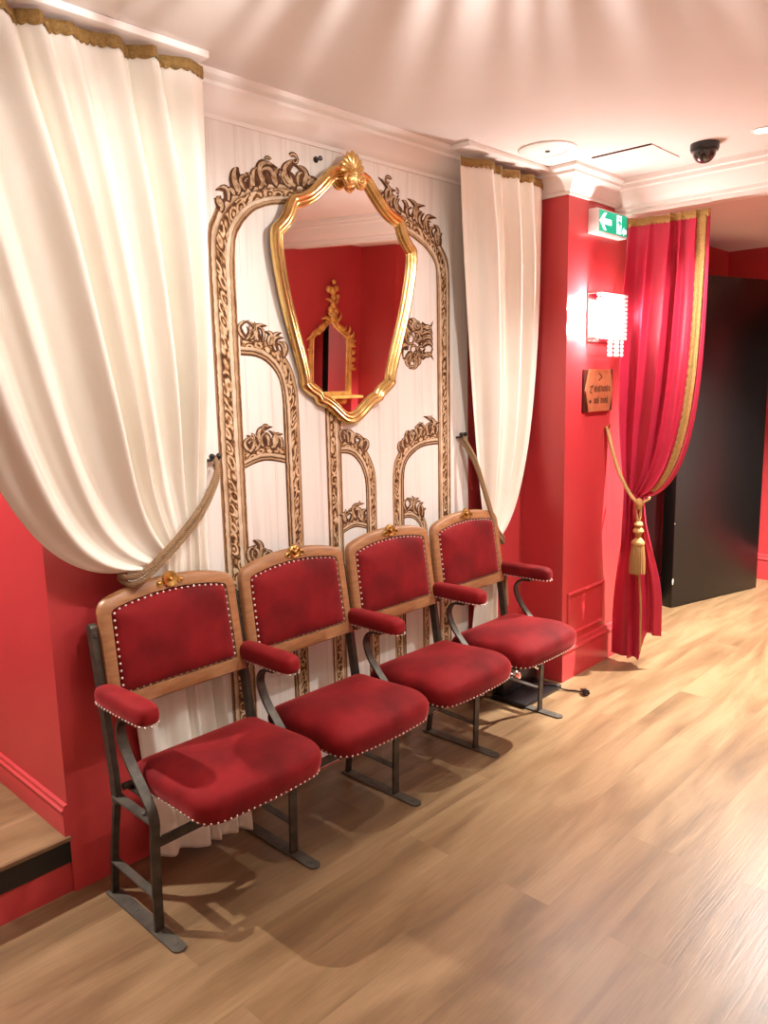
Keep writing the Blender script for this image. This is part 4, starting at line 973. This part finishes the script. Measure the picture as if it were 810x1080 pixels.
def olobe(x, z, ang, ln, w):
    n = 8; rows = []
    for i in range(n + 1):
        s = i / n; r = w * (.3 + sin(pi * min(1, s * .8 + .15))) * .75 * sqrt(max(0.02, 1 - max(0, (s - .7) / .3) ** 2)); ca = ang + .8 * (s - .5)
        cx, cz = x + cos(ca) * ln * s, z + sin(ca) * ln * s
        rows.append([ow(cx - sin(ca) * r * cos(a), cz + cos(ca) * r * cos(a), .030 + .012 * sin(pi * s) + r * .6 * sin(a)) for a in [2 * pi * k / 8 for k in range(8)]])
    rings(bm, rows, True, True, True)
for k, (x, z, r) in enumerate([(0, 2.20, .022), (-.055, 2.14, .028), (.03, 2.15, .026), (-.01, 2.13, .034), (.0, 2.08, .030), (.05, 2.09, .020), (0, 2.02, .034), (-.03, 1.98, .03), (.03, 1.97, .03), (0, 1.93, .045)]): orn(x, z + .03, r)
for k in range(16):
    s = k / 15; i = int(s * (len(A) - 1)); x, z = A[i]
    if z > 1.5: olobe(x, z, rg.uniform(0, 6.28), rg.uniform(.05, .085), .015); orn(x + rg.uniform(-.02, .02), z + rg.uniform(0, .03), rg.uniform(.012, .02))
for z in (1.60, 1.54, 1.66, 1.72, 1.78): olobe(.225, z, rg.uniform(-.6, 1.2), .055, .013); orn(.235, z + .02, .014)
for sx in (-1, 1):
    olobe(sx * .03, 1.92, R(90 - sx * 60), .10, .016); olobe(sx * .015, 2.06, R(90 - sx * 45), .08, .014)
plink('carved_crest', bm, M_GILTWOOD, OM, ang=60)
bm = NB(); box(bm, 3.46 - .26, 3.46 + .26, YB, YB + .15, 1.295, 1.318, .005); plink('console_shelf', bm, M_GILTWOOD, OM)
bm = NB()
for k in range(5): lobe_a = R(-150 + k * 30); olobe(0, 1.29, lobe_a, .15, .03)
for x, z, r in ((-.13, 1.27, .03), (.13, 1.27, .03), (0, 1.2, .05), (0, 1.12, .03), (-.07, 1.22, .035), (.07, 1.22, .035)): orn(x, z, r, .05)
plink('carved_bracket', bm, M_GILTWOOD, OM, ang=60)

# ------------------------------------------------------------------ camera, world, view
cam = bpy.data.cameras.new('camera'); co = bpy.data.objects.new('camera', cam); COL.objects.link(co)
yaw, pitch, roll = 0.8095, 0.1647, -0.0216
f = Vector((sin(yaw) * cos(pitch), cos(yaw) * cos(pitch), -sin(pitch))); r = Vector((cos(yaw), -sin(yaw), 0)); u = r.cross(f)
r2 = r * cos(roll) + u * sin(roll); u2 = -r * sin(roll) + u * cos(roll)
co.matrix_world = Matrix(((r2.x, u2.x, -f.x, -1.03016), (r2.y, u2.y, -f.y, -2.31428), (r2.z, u2.z, -f.z, 1.59988), (0, 0, 0, 1)))
cam.sensor_fit = 'VERTICAL'; cam.sensor_height = 36; cam.lens = 821.17 / 1080 * 36; cam.clip_start = .02
S.camera = co
w = bpy.data.worlds.new('world'); S.world = w; w.use_nodes = True
w.node_tree.nodes['Background'].inputs[0].default_value = (1, .85, .75, 1); w.node_tree.nodes['Background'].inputs[1].default_value = .3
S.view_settings.view_transform = 'Standard'; S.view_settings.look = 'None'; S.view_settings.gamma = 1; S.view_settings.use_curve_mapping = False
S.view_settings.exposure = .33
S.cycles.max_bounces = 10; S.cycles.diffuse_bounces = 6; S.cycles.glossy_bounces = 6
S.cycles.sample_clamp_indirect = 5
